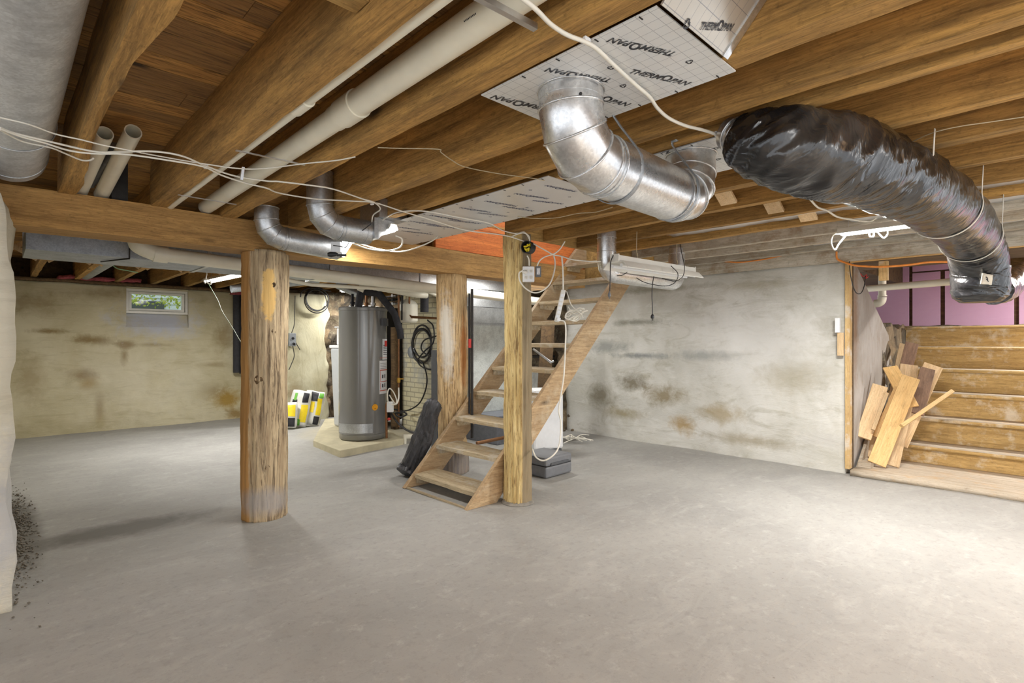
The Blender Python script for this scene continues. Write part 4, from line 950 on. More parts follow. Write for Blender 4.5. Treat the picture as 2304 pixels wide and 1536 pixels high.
# hanging unlit housing
a0 = PD(1384, 597, 3.95); a1 = PD(1556, 622, 4.72); ax = (a1 - a0).normalized(); sd = V(0, 0, 1).cross(ax).normalized(); up = ax.cross(sd)
if up.z < 0: up = -up
t = thing('hanging_light_housing', 'unlit white shop light housing hanging on cords in front of the stair', 'light', a0)
mb = MB(); prof = [(-.115, -.02), (-.07, .03), (-.035, .035), (-.035, .075), (.035, .075), (.035, .035), (.07, .03), (.115, -.02), (.108, -.024), (.066, .022), (-.066, .022), (-.108, -.024)]
mb.prism([a0 + sd * p + up * q for p, q in prof], a1 - a0); mb.build('reflector', MT['white'], t, .002)
for s_ in (-1, 1):
    mb = MB(); mb.cyl(a0 + ax * .02 + sd * .04 * s_ - up * .0, a1 - ax * .02 + sd * .04 * s_, .013, 16); mb.build('tube', MT['whiteplastic'], t)
mb = MB(); mb.obox(a0 + up * .055 - ax * .004, ax, sd, up, .006, .038, .028); mb.obox(a1 + up * .055 + ax * .002, ax, sd, up, .006, .038, .028); mb.build('end_plate', MT['white'], t)
for f in (.25, .78):
    mb = MB(); q = a0 + (a1 - a0) * f; mb.tube(smooth_path([q + up * .075, q + V(.01, 0, .1), q + V(-.005, 0, .14), V(q.x, q.y, 2.1)], 4), .003, 6)
    for k in range(3): mb.tube([q + V(.0 + .006 * math.cos(j), .006 * math.sin(j), .1 + .008 * k) for j in range(7)], .0025, 6)
    mb.build('hanging_cord', MT['thinwire'], t)

def wire(name, mat, label, pts, r=.0035, cat='cable', parent=None, sub=6, group=None):
    mb = MB(); mb.tube(smooth_path(pts, sub), r, 8)
    if parent is not None: return mb.build(name, MT[mat], parent)
    return one(mb, name, MT[mat], label, cat, group)
# black cords with plugs at the housing
t = thing('plug_lead', 'short black cord with plug hanging at the near end of the light housing', 'cord', PD(1375, 580, 3.95))
wire('cord', 'black', '', [PD(1380, 574, 3.95), PD(1374, 590, 3.94), PD(1373, 620, 3.93), PD(1372, 655, 3.93)], .0035, parent=t)
mb = MB(); q = PD(1371, 655, 3.93); mb.lathe([(.004, 0), (.007, -.012), (.011, -.02), (.011, -.038), (.008, -.04), (0, -.04)], q, 12); mb.box(q.x - .006, q.y - .002, q.z - .055, q.x - .004, q.y + .002, q.z - .04); mb.box(q.x + .004, q.y - .002, q.z - .055, q.x + .006, q.y + .002, q.z - .04); mb.build('plug', MT['grey'], t)
t = thing('plug_lead', 'black cord with plug hanging in front of the pale right wall', 'cord', PD(1471, 620, 4.2))
wire('cord', 'black', '', [PD(1471, 622, 4.3), PD(1468, 640, 4.2), PD(1467, 665, 4.2), PD(1468, 690, 4.2), PD(1468, 708, 4.2)], .0035, parent=t)
mb = MB(); q = PD(1468, 706, 4.2); mb.lathe([(.005, 0), (.009, -.008), (.014, -.014), (.014, -.034), (.007, -.037), (0, -.037)], q, 12); mb.box(q.x - .007, q.y - .002, q.z - .052, q.x - .005, q.y + .002, q.z - .036); mb.box(q.x + .005, q.y - .002, q.z - .052, q.x + .007, q.y + .002, q.z - .036); mb.build('plug', MT['black'], t)
wire('loop_cable', 'black', 'thin black cord looping below the hanging light housing', [PD(1530, 548, 4.6), PD(1534, 570, 4.5), PD(1540, 600, 4.3), PD(1536, 622, 4.2), PD(1520, 632, 4.2), PD(1505, 630, 4.2), PD(1490, 626, 4.3)], .003)
wire('loop_cable', 'black', 'short black cord drooping from under the near end of the housing', [PD(1411, 612, 4.15), PD(1400, 619, 4.1), PD(1388, 620, 4.1)] , .003)
wire('loop_cable', 'black', 'long black cord hung in a curve below the white housing', [PD(1510, 598, 4.2), PD(1525, 615, 4.1), PD(1520, 634, 4.1), PD(1500, 643, 4.1), PD(1470, 640, 4.1), PD(1448, 634, 4.1), PD(1432, 625, 4.15)], .003)
# cellar duct tie etc: wires at far right
wire('loop_cable', 'black', 'dark wire hanging from the ceiling over the door post at right', [PD(1909, 545, 5.0), PD(1911, 580, 5.0), PD(1914, 620, 5.0), PD(1924, 655, 5.0), PD(1936, 660, 5.0), PD(1944, 645, 5.05), PD(1948, 620, 5.1)], .004)
wire('extension_cable', 'orangecord', 'orange extension cord draped over the cellar doorway header', [PX(1882, 566, 5.66), PX(1884, 582, 5.66), PX(1900, 590, 5.66), PX(1925, 597, 5.66), PX(1980, 600, 5.66), PX(2040, 596, 5.66), PX(2100, 589, 5.66), PX(2180, 590, 5.66)], .009, 'cord')
wire('extension_cable', 'orangecord', 'orange cord lying along the ceiling above the pale right wall', [PX(1620, 587, 5.68), PX(1660, 590, 5.68), PX(1700, 586, 5.68), PX(1735, 580, 5.68), PX(1768, 572, 5.66)], .007, 'cord')
wire('lamp_cable', 'cable', 'white lamp cord hanging in a loop left of the lit tube at right', [PD(1896, 526, 3.72), PD(1876, 528, 3.7), PD(1870, 545, 3.7), PD(1878, 562, 3.7), PD(1888, 548, 3.7), PD(1903, 530, 3.72)], .005, 'cord')
wire('lamp_cable', 'cable', 'small white cord loops tied under the lit tube at right', [PD(1955, 522, 3.6), PD(1958, 532, 3.6), PD(1966, 530, 3.6), PD(1966, 518, 3.6), PD(1976, 524, 3.6), PD(1988, 535, 3.6), PD(1997, 526, 3.6), PD(1996, 514, 3.6)], .005, 'cord')
wire('lamp_cable', 'cable', 'white cord running under the joists below the black duct', [PZ(1822, 447, 2.07), PZ(1840, 466, 2.06), PZ(1860, 473, 2.06), PZ(1885, 488, 2.05), PZ(1920, 494, 2.04), PZ(1955, 498, 2.04), PZ(1972, 490, 2.04)], .006, 'cord')

# ================================================================ WHITE PIPES
t = thing('drain_pipe', 'large white plastic drain pipe running up the joist bay', 'pipe', (1, 2, 2.14))
mb = MB(); mb.tube([V(.985, -1.2, 2.185), V(.99, 2.05, 2.15)], .048, 32); mb.tube([V(.99, 2.0, 2.15), V(1.0, 3.95, 2.135)], .044, 32); mb.build('pipe', MT['pvc'], t)
mb = MB(); mb.tube([V(.99, 1.86, 2.152), V(.99, 1.99, 2.15)], .054, 32); mb.tube([V(.99, 1.99, 2.15), V(.99, 2.0, 2.15)], .049, 32); mb.build('coupling', MT['pvc'], t)
mb = MB()
for k in range(9):
    th = -.5; mb.obox(V(.985 + .0, 1.12 + .006 * k, 2.17) + V(-.049 * math.sin(.9), 0, -.049 * math.cos(.9)), V(0, 1, 0), V(.62, 0, -.78), V(-.78, 0, -.62), .0015, .008, .0004)
mb.build('barcode_print', MT['print'], t)
t = thing('thin_pipe', 'thin white plastic pipe strapped along the second joist', 'pipe', (.8, 2, 2.1))
mb = MB(); mb.tube([V(.81, -1.2, 2.115), V(.795, 1.9, 2.105), V(.79, 3.93, 2.10)], .021, 24); mb.build('pipe', MT['pvc'], t)
mb = MB(); mb.tube([V(.795, 1.86, 2.105), V(.795, 1.97, 2.105)], .027, 24); mb.build('coupling', MT['pvc'], t)
for (a, b, L) in ((PZ(1068, -12, 2.06), PZ(1205, 62, 2.055), 'metal channel bar under the pipes at the top edge'), (PZ(530, 338, 2.066), PZ(686, 371, 2.066), 'thin metal bar under the white pipes, middle one'), (PZ(400, 438, 2.066), PZ(532, 460, 2.066), 'thin metal bar under the white pipes, nearest the beam')):
    mb = MB()
    if a.y < 1.2:
        d = (b - a).normalized(); s_ = d.cross(V(0, 0, 1)).normalized()
        mb.prism([a + s_ * .008 + V(0, 0, -.008), a + s_ * .008 + V(0, 0, .008), a + s_ * .006 + V(0, 0, .008), a + s_ * .006 - V(0, 0, .006), a - s_ * .006 - V(0, 0, .006), a - s_ * .006 + V(0, 0, .008), a - s_ * .008 + V(0, 0, .008), a - s_ * .008 + V(0, 0, -.008)], b - a)
    else: mb.board(a, b, .012, .004)
    one(mb, 'support_bar', MT['steel'], L, 'bar')
mb = MB(); q = PZ(547, 390, 2.05); mb.board(q + V(0, 0, .03), q + V(-.005, .01, -.03), .012, .012, (1, 0, 0)); one(mb, 'pipe_clip', MT['steel'], 'small metal clip hanging by the white cables under the big pipe', 'clip')
# two open stubs resting on the beam
for (p0, p1, L) in ((V(.355, 4.0, 2.125), PD(236, 300, 2.64), 'shorter open-ended white pipe stub resting on the beam'), (V(.455, 4.0, 2.125), PD(300, 296, 2.62), 'longer open-ended white pipe stub resting on the beam')):
    mb = MB(); d = (p1 - p0).normalized()
    mb.tube([p0, p1], .037, 32, cap=False); mb.tube([p1, p0], .032, 32, cap=False)
    u = d.orthogonal().normalized(); v_ = d.cross(u); n = 32
    A_ = [mb.bm.verts.new(p1 + (u * math.cos(2 * PI * j / n) + v_ * math.sin(2 * PI * j / n)) * .037) for j in range(n)]; B_ = [mb.bm.verts.new(p1 + (u * math.cos(2 * PI * j / n) + v_ * math.sin(2 * PI * j / n)) * .032) for j in range(n)]
    for j in range(n): mb.face([A_[j], A_[(j + 1) % n], B_[(j + 1) % n], B_[j]])
    one(mb, 'open_pipe', MT['pvc'], L, 'pipe')
mb = MB(); mb.tube([V(.40, 4.0, 2.18), PD(262, 338, 2.9)], .028, 24); mb.tube([PD(260, 342, 2.9), PD(264, 330, 2.88)], .033, 24); one(mb, 'grey_pipe', MT['galv_dull'], 'grey pipe lying between the two open white stubs', 'pipe')
mb = MB(); mb.box(.50, 3.96, 2.09, .58, 4.05, 2.33); one(mb, 'steel_bracket', MT['iron'], 'dark upright steel plate on the beam right of the white stubs', 'bracket')
# long pipe with elbow in front of the trunk duct
t = thing('drain_pipe', 'white drain pipe with a bend running along behind the beam', 'pipe', (2, 4.7, 1.85))
e0 = PY(345, 570, 4.7); e1 = PY(640, 607, 4.7); e2 = PY(985, 650, 4.7)
mb = MB(); mb.tube([e0, e1, e2, e2 + (e2 - e1)], .052, 28); mb.build('pipe', MT['pvc'], t)
mb = MB(); mb.tube(smooth_path([V(e0.x - .10, 4.72, 2.12), V(e0.x - .10, 4.71, 1.98), V(e0.x - .07, 4.7, e0.z + .035), e0 + V(.02, 0, 0)], 6), .058, 28); mb.tube([e0 + V(0, 0, 0), e0 + V(.09, 0, -.004)], .061, 28); mb.build('elbow', MT['pvc'], t)
f0 = PY(644, 628, 4.9)
mb = MB(); mb.tube([PY(560, 613, 4.95), PY(700, 640, 4.95), PY(960, 655, 4.95), PY(1000, 672, 4.95)], .018, 16); one(mb, 'thin_pipe', MT['pvc'], 'thinner white pipe under the drain pipe behind the beam', 'pipe')

# ================================================================ CABLES
def zp(L, off, sc, z=2.045): return [PZ(off[0] + a * sc, off[1] + b * sc, z if len(q) == 0 else q[0]) for (a, b, *q) in L]
S1, S2 = .3255, .3646
wire('white_cable', 'cable', 'uppermost white cable of the bundle crossing under the first joists', zp([(0, 812), (200, 860), (380, 925), (560, 965), (700, 1000), (850, 1030), (1080, 1075), (1400, 1130), (1660, 1165), (1843, 1163)], (0, 0), S1) + zp([(500, 1010), (700, 990), (820, 968)], (500, 0), S2), .003)
wire('white_cable', 'cable', 'white cable dipping past the metal clip to the light at the beam', zp([(0, 882), (100, 920), (330, 975), (640, 1045), (800, 1050), (1000, 1045), (1150, 1055), (1280, 1085), (1420, 1145), (1620, 1215), (1843, 1250)], (0, 0), S1) + zp([(350, 1120), (520, 1140), (680, 1165), (860, 1225), (940, 1250), (975, 1290), (930, 1330), (922, 1392)], (500, 0), S2), .0042)
wire('white_cable', 'cable', 'white cable sagging across the room to the outlet post', zp([(0, 890), (150, 945), (300, 985), (480, 1040), (660, 1062), (860, 1065), (1150, 1105), (1400, 1150), (1530, 1210), (1700, 1265), (1843, 1300)], (0, 0), S1, 2.04) + zp([(350, 1190), (560, 1225), (800, 1240), (940, 1250), (1100, 1300), (1300, 1360), (1500, 1420)], (500, 0), S2, 2.058) + [PD(1120, 527, 3.95), PD(1150, 533, 3.98), PD(1180, 543, 4.02)], .0042)
wire('white_cable', 'cable', 'short white cable ending at the wavy first joist', zp([(0, 897), (150, 975), (350, 1020), (450, 1060), (560, 1105), (620, 1108), (645, 1095)], (0, 0), S1, 2.042), .0038)
wire('white_cable', 'cable', 'white cable from the beam light along the foil panel to the post', zp([(930, 1410), (1000, 1350), (1080, 1310), (1200, 1300), (1300, 1310), (1480, 1345), (1640, 1375)], (500, 0), S2, 2.062) + [PD(1130, 518, 3.9), PD(1160, 525, 3.98), PD(1180, 522, 4.0), PD(1192, 540, 4.0)], .004)
wire('white_cable', 'cable', 'thick white cable curving over the big foil panel', zp([(330, -20), (430, 60), (520, 150), (620, 215), (730, 258), (800, 300), (880, 375), (950, 440), (1050, 530), (1130, 600), (1180, 670), (1250, 730), (1350, 775), (1450, 800), (1540, 830), (1600, 870), (1655, 945)], (1050, 0), S2, 2.058), .006)
for (px, py, L) in ((1320, 94, 'white cable clip on the joist at the edge of the big foil panel'), (1613, 303, 'white cable clip on the joist before the black duct')):
    mb = MB(); q = PZ(px, py, 2.062); mb.box(q.x - .012, q.y - .006, q.z - .008, q.x + .012, q.y + .006, q.z + .012); one(mb, 'cable_clip', MT['whiteplastic'], L, 'clip', bevel=.003)
for (px, py, L) in ((464, 374, 'white cable tie on the bundle under the second joist'), (838, 457, 'white cable tie on the bundle beside the small elbow ducts')):
    mb = MB(); q = PZ(px, py, 2.062); mb.box(q.x - .007, q.y - .01, q.z - .009, q.x + .007, q.y + .016, q.z + .006); one(mb, 'cable_tie', MT['whiteplastic'], L, 'tie', bevel=.002)
wire('thin_wire', 'thinwire', 'thin old wire wandering across the joists above the elbow duct', zp([(960, 910), (1100, 915), (1330, 920), (1350, 940), (1420, 990), (1500, 1030), (1700, 1070), (1920, 1100)], (500, 0), S2, 2.07) + zp([(480, 1115)], (1050, 0), S2, 2.07), .0022)
wire('thin_wire', 'thinwire', 'thin old wire under the joists behind the big duct', [PZ(1165, 487, 2.07), PZ(1200, 491, 2.07), PZ(1250, 490, 2.07), PZ(1300, 480, 2.07), PZ(1340, 477, 2.07), PZ(1378, 466, 2.07)], .0025)
wire('thin_wire', 'thinwire', 'thin wire strung over the black duct toward the right edge', [PZ(2040, 325, 2.07), PZ(2095, 300, 2.07), PZ(2155, 285, 2.07), PZ(2230, 274, 2.07), PZ(2310, 262, 2.07)], .002)
wire('lamp_cable', 'cable', 'white cord looping below the beam light along the beam', [PD(795, 548, 3.72), PD(830, 560, 3.7), PD(870, 564, 3.66), PD(900, 556, 3.6), PD(905, 538, 3.55), PD(890, 530, 3.5)], .005, 'cord')
wire('lamp_cable', 'cable', 'white cord running on the beam toward the orange boards', [PD(800, 545, 3.72), PD(850, 560, 3.75), PD(900, 566, 3.8), PD(940, 556, 3.95), PD(975, 540, 4.1), PD(992, 524, 4.3)], .005, 'cord')
mb = MB(); q = PD(757, 556, 3.58); mb.obox(q, V(*RT, 0), V(*FW, 0), V(0, 0, 1), .032, .02, .035); t = tag(mb.build('outlet_box', MT['whiteplastic'], None, .004), 'white outlet box fixed under the end of the small duct', 'outlet box')
mb = MB(); q = PD(748, 572, 3.5); mb.lathe([(.012, -.03), (.018, -.01), (.014, .02), (.006, .035), (0, .035)], q, 14, (1, -.6, .1)); mb.obox(q + V(.05, -.03, -.004), V(*RT, 0), V(*FW, 0), V(0, 0, 1), .03, .004, .007); one(mb, 'spring_clamp', MT['black'], 'black clamp with handle gripping the beam under the small duct', 'clamp')
wire('loop_cable', 'black', 'thin dark cord from the clamp up to the beam light', [PD(750, 552, 3.52), PD(765, 554, 3.5), PD(778, 556, 3.5), PD(785, 545, 3.5), PD(792, 538, 3.5), PD(835, 503, 3.45)], .003, 'cord')

# ---- fittings on the barked post
dr = V(-FW[0], -FW[1], 0); rt = V(*RT, 0)
def onpost(px, py, out=.0): return PD(px, py, 4.04 - out)
q = onpost(1187, 556, .03)
t = thing('junction_box', 'round black junction box stuffed with yellow wire nuts on the barked post', 'junction box', q)
axp = (dr * .85 - rt * .5).normalized()
mb = MB(); mb.lathe([(.046, -.045), (.047, .02), (.042, .02), (.041, -.035), (0, -.035)], q, 30, axp, cap=False); mb.lathe([(0, -.046), (.046, -.046)], q, 30, axp, cap=False); mb.build('box', MT['black'], t)
random.seed(5)
for k in range(6):
    mb = MB(); c_ = q + axp * .0 + V(0, 0, 1) * random.uniform(-.015, .02) + axp.cross(V(0, 0, 1)) * random.uniform(-.022, .022)
    mb.lathe([(.007, -.02), (.008, -.002), (.004, .012), (0, .014)], c_, 10, (random.gauss(0, 1), random.gauss(0, 1), random.gauss(0, .6))); mb.build('wire_nut', MT['yellow'], t)
q = onpost(1189, 617, .035)
t = thing('outlet_box', 'white four-socket outlet box on the barked post with a cord plugged in', 'outlet box', q)
mb = MB(); mb.obox(q, rt, dr, V(0, 0, 1), .044, .022, .058); mb.build('box', MT['whiteplastic'], t, .006)
mb = MB()
for sx in (-1, 1):
    for sz in (-1, 1):
        c_ = q + dr * .0225 + rt * .018 * sx + V(0, 0, .024 * sz); mb.lathe([(.0155, 0), (.0155, .002), (0, .002)], c_, 18, dr)
mb.build('socket', MT['white'], t)
mb = MB()
for sx in (-1, 1):
    for sz in (-1, 1):
        c_ = q + dr * .025 + rt * .018 * sx + V(0, 0, .024 * sz)
        for e in (-.005, .005): mb.obox(c_ + rt * e + V(0, 0, .002), rt, dr, V(0, 0, 1), .001, .0006, .004)
        mb.obox(c_ - V(0, 0, .007), rt, dr, V(0, 0, 1), .002, .0006, .002)
mb.build('socket_slot', MT['print'], t)
q2 = onpost(1211, 611, .0)
t = thing('switch_box', 'grey weatherproof switch box right of the white outlet box', 'switch', q2)
mb = MB(); mb.obox(q2, rt, dr, V(0, 0, 1), .022, .02, .04); mb.build('box', MT['grey'], t, .004)
mb = MB(); mb.obox(q2 + dr * .021, rt, dr, V(0, 0, 1), .012, .002, .024); mb.build('cover', MT['galv_new'], t)
t = thing('cord_loop', 'white cord looping from the outlet box round past the stair', 'cord', q)
mb = MB(); c_ = onpost(1182, 613, .07); mb.lathe([(.006, -.03), (.012, -.02), (.013, .005), (.009, .012), (0, .012)], c_, 14, (rt * .8 - V(0, 0, .4))); mb.build('plug', MT['white'], t)
wire('cord', 'cable', '', [onpost(1176, 608, .09), onpost(1168, 615, .1), onpost(1170, 632, .1), onpost(1182, 648, .1), onpost(1200, 658, .1), onpost(1218, 655, .1), onpost(1236, 640, .1), onpost(1246, 615, .05), onpost(1249, 590, .0), onpost(1245, 572, 0)], .0055, parent=t)
wire('white_cable', 'cable', 'white cable from the junction box down to the outlet box', [onpost(1186, 575, .04), onpost(1190, 583, .04), onpost(1191, 598, .04)], .005)
wire('white_cable', 'cable', 'white cable over the post top into the junction box', [onpost(1150, 533, .02), onpost(1165, 526, .06), onpost(1180, 524, .06), onpost(1190, 532, .05), onpost(1192, 545, .03)], .005)
wire('white_cable', 'cable', 'white cable running from the post past the stair to the U duct', [onpost(1200, 548, .03), PD(1225, 562, 4.0), PD(1246, 573, 4.0), PD(1262, 576, 4.0), PD(1290, 584, 3.95), PD(1330, 588, 3.9), PD(1352, 588, 3.9)], .005)
wire('white_cable', 'cable', 'white cable arching from the switch box to the cable crossing', [onpost(1208, 600, .01), PD(1213, 588, 4.0), PD(1225, 578, 4.0), PD(1246, 571, 4.0), PD(1260, 560, 4.0), PD(1271, 543, 4.0)], .005)
t = thing('power_strip', 'white power strip hanging on its cord in front of the stair', 'power strip', PD(1260, 690, 3.95))
wire('cord', 'cable', '', [PD(1264, 577, 3.97), PD(1266, 600, 3.96), PD(1267, 630, 3.95), PD(1267, 652, 3.95)], .006, parent=t)
a = PD(1268, 652, 3.95); b = PD(1252, 724, 3.95); ax_ = (b - a).normalized(); n_ = dr; sx_ = ax_.cross(n_).normalized()
mb = MB(); mb.obox((a + b) / 2, ax_, sx_, n_, (b - a).length / 2, .017, .014); mb.build('body', MT['white'], t, .005)
mb = MB()
for k in range(6): mb.obox(a + (b - a) * (.18 + .13 * k) + n_ * .0145, ax_, sx_, n_, .011, .011, .0006)
mb.build('socket', MT['whiteplastic'], t)
for k in range(1):
    mb = MB(); mb.obox(b - ax_ * .02 + n_ * .03 + sx_ * -.01, ax_, sx_, n_, .012, .012, .018); mb.build('plug', MT['whiteplastic'], t)
wire('trailing_cord', 'cable', '', [PD(1258, 720, 3.92), PD(1270, 724, 3.92), PD(1273, 745, 3.92), PD(1271, 800, 3.92), PD(1268, 850, 3.9), PD(1260, 900, 3.9), PD(1257, 925, 3.9), PD(1262, 950, 3.9), PD(1260, 990, 3.88), PD(1254, 1012, 3.86), PD(1240, 1028, 3.84), PD(1222, 1036, 3.85), PD(1206, 1028, 3.9), PD(1198, 1010, 4.1)], .0055, parent=t)
# bundle of white cord on a tread
mb = MB(); random.seed(8)
for k in range(6):
    c_ = PD(1295 + random.uniform(-8, 8), 706 + random.uniform(-5, 5), 4.75); pts = []
    for j in range(15): a = j / 14 * 2 * PI; pts.append(c_ + V(random.gauss(0, .006), random.gauss(0, .006), random.gauss(0, .004)) + rt * .07 * math.cos(a) + V(0, 0, .045 * math.sin(a + k * .3)) + dr * .02 * math.sin(a * 2))
    mb.tube(smooth_path(pts, 3), .005, 7)
mb.tube(smooth_path([PD(1275, 655, 4.8), PD(1285, 685, 4.78), PD(1300, 700, 4.75), PD(1312, 715, 4.75)], 4), .005, 7); mb.tube(smooth_path([PD(1278, 690, 4.8), PD(1290, 705, 4.75), PD(1310, 710, 4.7)], 4), .005, 7)
one(mb, 'cord_bundle', MT['cable'], 'tangled bundle of white cord lying on a stair tread', 'cord')

# ================================================================ UTILITY CORNER
# slab
mb = MB(); pl = [PZ(705, 990, .075), PZ(765, 1013, .075), PZ(908, 986, .075), V(4.15, 7.6, .075), V(3.62, 7.85, .075)]
mb.prism([V(p.x, p.y, -.01) for p in pl], (0, 0, .085)); one(mb, 'concrete_slab', plain('cream_slab', srgb(188, 180, 152), .9, var=.15, scale=6, bump=.3), 'raised cream concrete slab under the water heater', 'slab', bevel=.008)
hc = V(3.24, 5.98, .085)
t = thing('water_heater', 'tall grey cylindrical water heater standing on the slab', 'water heater', hc)
m = N('grey_enamel'); MT['enamel'] = m.out(srgb(134, 134, 132), .2, .3)
mb = MB(); mb.lathe([(0, .0), (.272, .0), (.28, .012), (.28, .06), (.285, .065), (.285, 1.53), (.292, 1.535), (.292, 1.565), (.28, 1.58), (.1, 1.6), (0, 1.6)], hc, 80, cap=False); mb.build('tank', MT['enamel'], t)
mb = MB()
def ring_patch(mb, r, a0, a1, z0, z1, n=16):
    P = [(hc.x + r * math.cos(a0 + (a1 - a0) * k / n), hc.y + r * math.sin(a0 + (a1 - a0) * k / n)) for k in range(n + 1)]
    for (x, y), (x2, y2) in zip(P, P[1:]): mb.face(mb.vs([V(x, y, z0), V(x2, y2, z0), V(x2, y2, z1), V(x, y, z1)]), True)
    return mb
def hang(px):      # angle on the tank seen at pixel column px
    s = (px - 817) / 55.0; base = math.atan2(-hc.y, -hc.x); return base + math.asin(max(-1, min(1, s)))
ring_patch(mb, .2865, hang(764), hang(838), .17, .28).build('foil_band', MT['galv'], t)
mb = MB(); ring_patch(mb, .2865, hang(853), hang(870.5), .62, 1.02); ring_patch(mb, .2865, hang(860), hang(871.3), 1.03, 1.28); mb.build('warning_label', MT['whiteplastic'], t)
mb = MB()
for (z0, z1) in ((.90, .912), (.765, .772), (.655, .665), (1.05, 1.055)): ring_patch(mb, .288, hang(854), hang(870.5) if z0 < 1.03 else hang(871), z0, z1, 6)
for (z0, z1) in ((.775, .895), (.675, .755)):
    ring_patch(mb, .288, hang(855), hang(856), z0, z1, 3)
mb.build('label_print', plain('label_red', srgb(196, 96, 70), .5), t)
mb = MB()
for zz in (.82, .84, .71, .73): ring_patch(mb, .288, hang(859), hang(862), zz - .012, zz + .01, 3); ring_patch(mb, .288, hang(864.5), hang(866.5), zz - .01, zz + .014, 3)
for k in range(6): ring_patch(mb, .288, hang(862), hang(870.5), 1.09 + .022 * k, 1.098 + .022 * k, 3)
for k in range(4): ring_patch(mb, .288, hang(855), hang(869), .925 + .02 * k, .929 + .02 * k, 5)
mb.build('label_text', MT['print'], t)
a = hang(867); mb = MB(); ring_patch(mb, .2885, hang(865), hang(871), 1.19, 1.26, 5); mb.build('red_mark', MT['red'], t)
a = hang(843); mb = MB(); d = V(math.cos(a), math.sin(a), 0); mb.lathe([(.038, 0), (.038, .001), (0, .001)], hc + d * .287 + V(0, 0, .385), 28, d); mb.build('round_sticker', plain('orange_sticker', srgb(246, 170, 30), .5), t)
mb = MB(); mb.lathe([(.006, 0), (.006, .002)], hc + d * .2885 + V(0, 0, .372), 10, d); mb.build('sticker_print', MT['print'], t)
mb = MB(); a = hang(852); ring_patch(mb, .30, hang(855), hang(872), 1.44, 1.53, 6); mb.build('top_badge', MT['darkgrey'], t)
for (dx, dy, col, h_) in ((-.13, .02, 'foam', .09), (-.03, .0, 'steel', .12), (.06, .03, 'copper', .14), (.12, -.02, 'steel', .11), (.17, .05, 'iron', .12)):
    mb = MB(); p = hc + V(dx, dy, 1.59); mb.lathe([(.02, 0), (.02, .03), (.027, .03), (.027, .055), (.016, .055), (.016, h_ + .06)], p, 14); mb.build('pipe_fitting', MT[col], t)
mb = MB(); a = hang(871); d = V(math.cos(a), math.sin(a), 0); q = PD(878, 915, 6.25)
mb.obox(q, rt, dr, V(0, 0, 1), .035, .03, .06); mb.build('gas_valve', MT['whiteplastic'], t, .006)
mb = MB(); mb.lathe([(.014, 0), (.018, .02), (0, .025)], PD(876, 942, 6.2), 12, dr); mb.build('valve_knob', MT['red'], t)
mb = MB(); mb.cyl(PD(870, 985, 6.3), PD(869, 915, 6.3), .014, 12); mb.cyl(PD(869, 915, 6.3), PD(872, 905, 6.3), .018, 12); mb.build('drain_pipe', MT['copper'], t)
wire('gas_tube', 'cable', '', [PD(873, 905, 6.2), PD(872, 885, 6.2), PD(876, 874, 6.2), PD(884, 880, 6.2), PD(892, 898, 6.2), PD(890, 908, 6.2), PD(882, 898, 6.22), PD(876, 888, 6.2)], .007, parent=t)
wire('gas_tube', 'cable', '', [PD(882, 910, 6.2), PD(892, 908, 6.2), PD(897, 895, 6.25), PD(897, 872, 6.3)], .009, parent=t)
# insulated and corrugated lines above the heater
mb = MB(); mb.tube([PD(806, 690, 6.25), PD(812, 655, 6.25)], .042, 20); mb.tube([PD(814, 656, 6.3), PD(852, 660, 6.3), PD(888, 706, 6.35), PD(900, 745, 6.4), PD(902, 762, 6.4)], .04, 20)
one(mb, 'insulated_pipe', MT['foam'], 'black foam-sleeved pipe arching from the top of the water heater', 'pipe')
mb = MB(); pp = smooth_path([PD(810, 655, 6.1), PD(815, 646, 6.1), PD(830, 644, 6.1), PD(880, 652, 6.15), PD(935, 662, 6.2), PD(960, 664, 6.3)], 10)
mb.tube(pp, .036, 18, rf=lambda t_, th, i: 1 + .08 * (i % 2)); one(mb, 'corrugated_hose', MT['pvc'], 'cream corrugated hose running over the water heater top', 'hose')
mb = MB(); mb.tube([PD(955, 655, 6.35), PD(955, 702, 6.35)], .05, 20); one(mb, 'insulated_pipe', MT['foam'], 'short black foam sleeve hanging beside the brick chimney', 'pipe')
mb = MB(); mb.tube([PY(760, 640, 7.3), PY(808, 662, 7.0)], .06, 20); one(mb, 'flue_pipe', MT['galv_dull'], 'small grey flue pipe sloping down behind the water heater', 'pipe')
# softener tank left of it
t = thing('softener_tank', 'pale grey bin-shaped softener tank half hidden behind the water heater', 'tank', (3.2, 6.9, 0))
q0 = PD(745, 925, 7.4); cx, cy = q0.x + .17, q0.y + .0
mb = MB(); 
def taper(mb, cx, cy, z0, z1, a0, a1):
    mb.obox
    v0 = [V(cx + sx * a0, cy + sy * a0, z0) for sx, sy in ((-1, -1), (1, -1), (1, 1), (-1, 1))]; v1 = [V(cx + sx * a1, cy + sy * a1, z1) for sx, sy in ((-1, -1), (1, -1), (1, 1), (-1, 1))]
    a, b = mb.vs(v0), mb.vs(v1); mb.face(a[::-1]); mb.face(b)
    for i in range(4): mb.face([a[i], a[(i + 1) % 4], b[(i + 1) % 4], b[i]])
    return mb
cx, cy = 3.53, 6.95
taper(mb, cx, cy, .076, 1.16, .14, .175); mb.build('tank', plain('pale_grey_plastic', srgb(186, 190, 192), .45, var=.03), t, .03)
mb = MB(); taper(mb, cx, cy, 1.16, 1.20, .185, .185); mb.build('lid', MT['whiteplastic'], t, .01)
mb = MB(); mb.box(cx - .10, cy - .12, 1.20, cx + .14, cy + .14, 1.44); mb.build('control_head', MT['whiteplastic'], t, .02)
mb = MB(); mb.box(cx - .12, cy - .14, 1.44, cx + .16, cy + .16, 1.46); mb.build('head_cover', MT['whiteplastic'], t, .006)
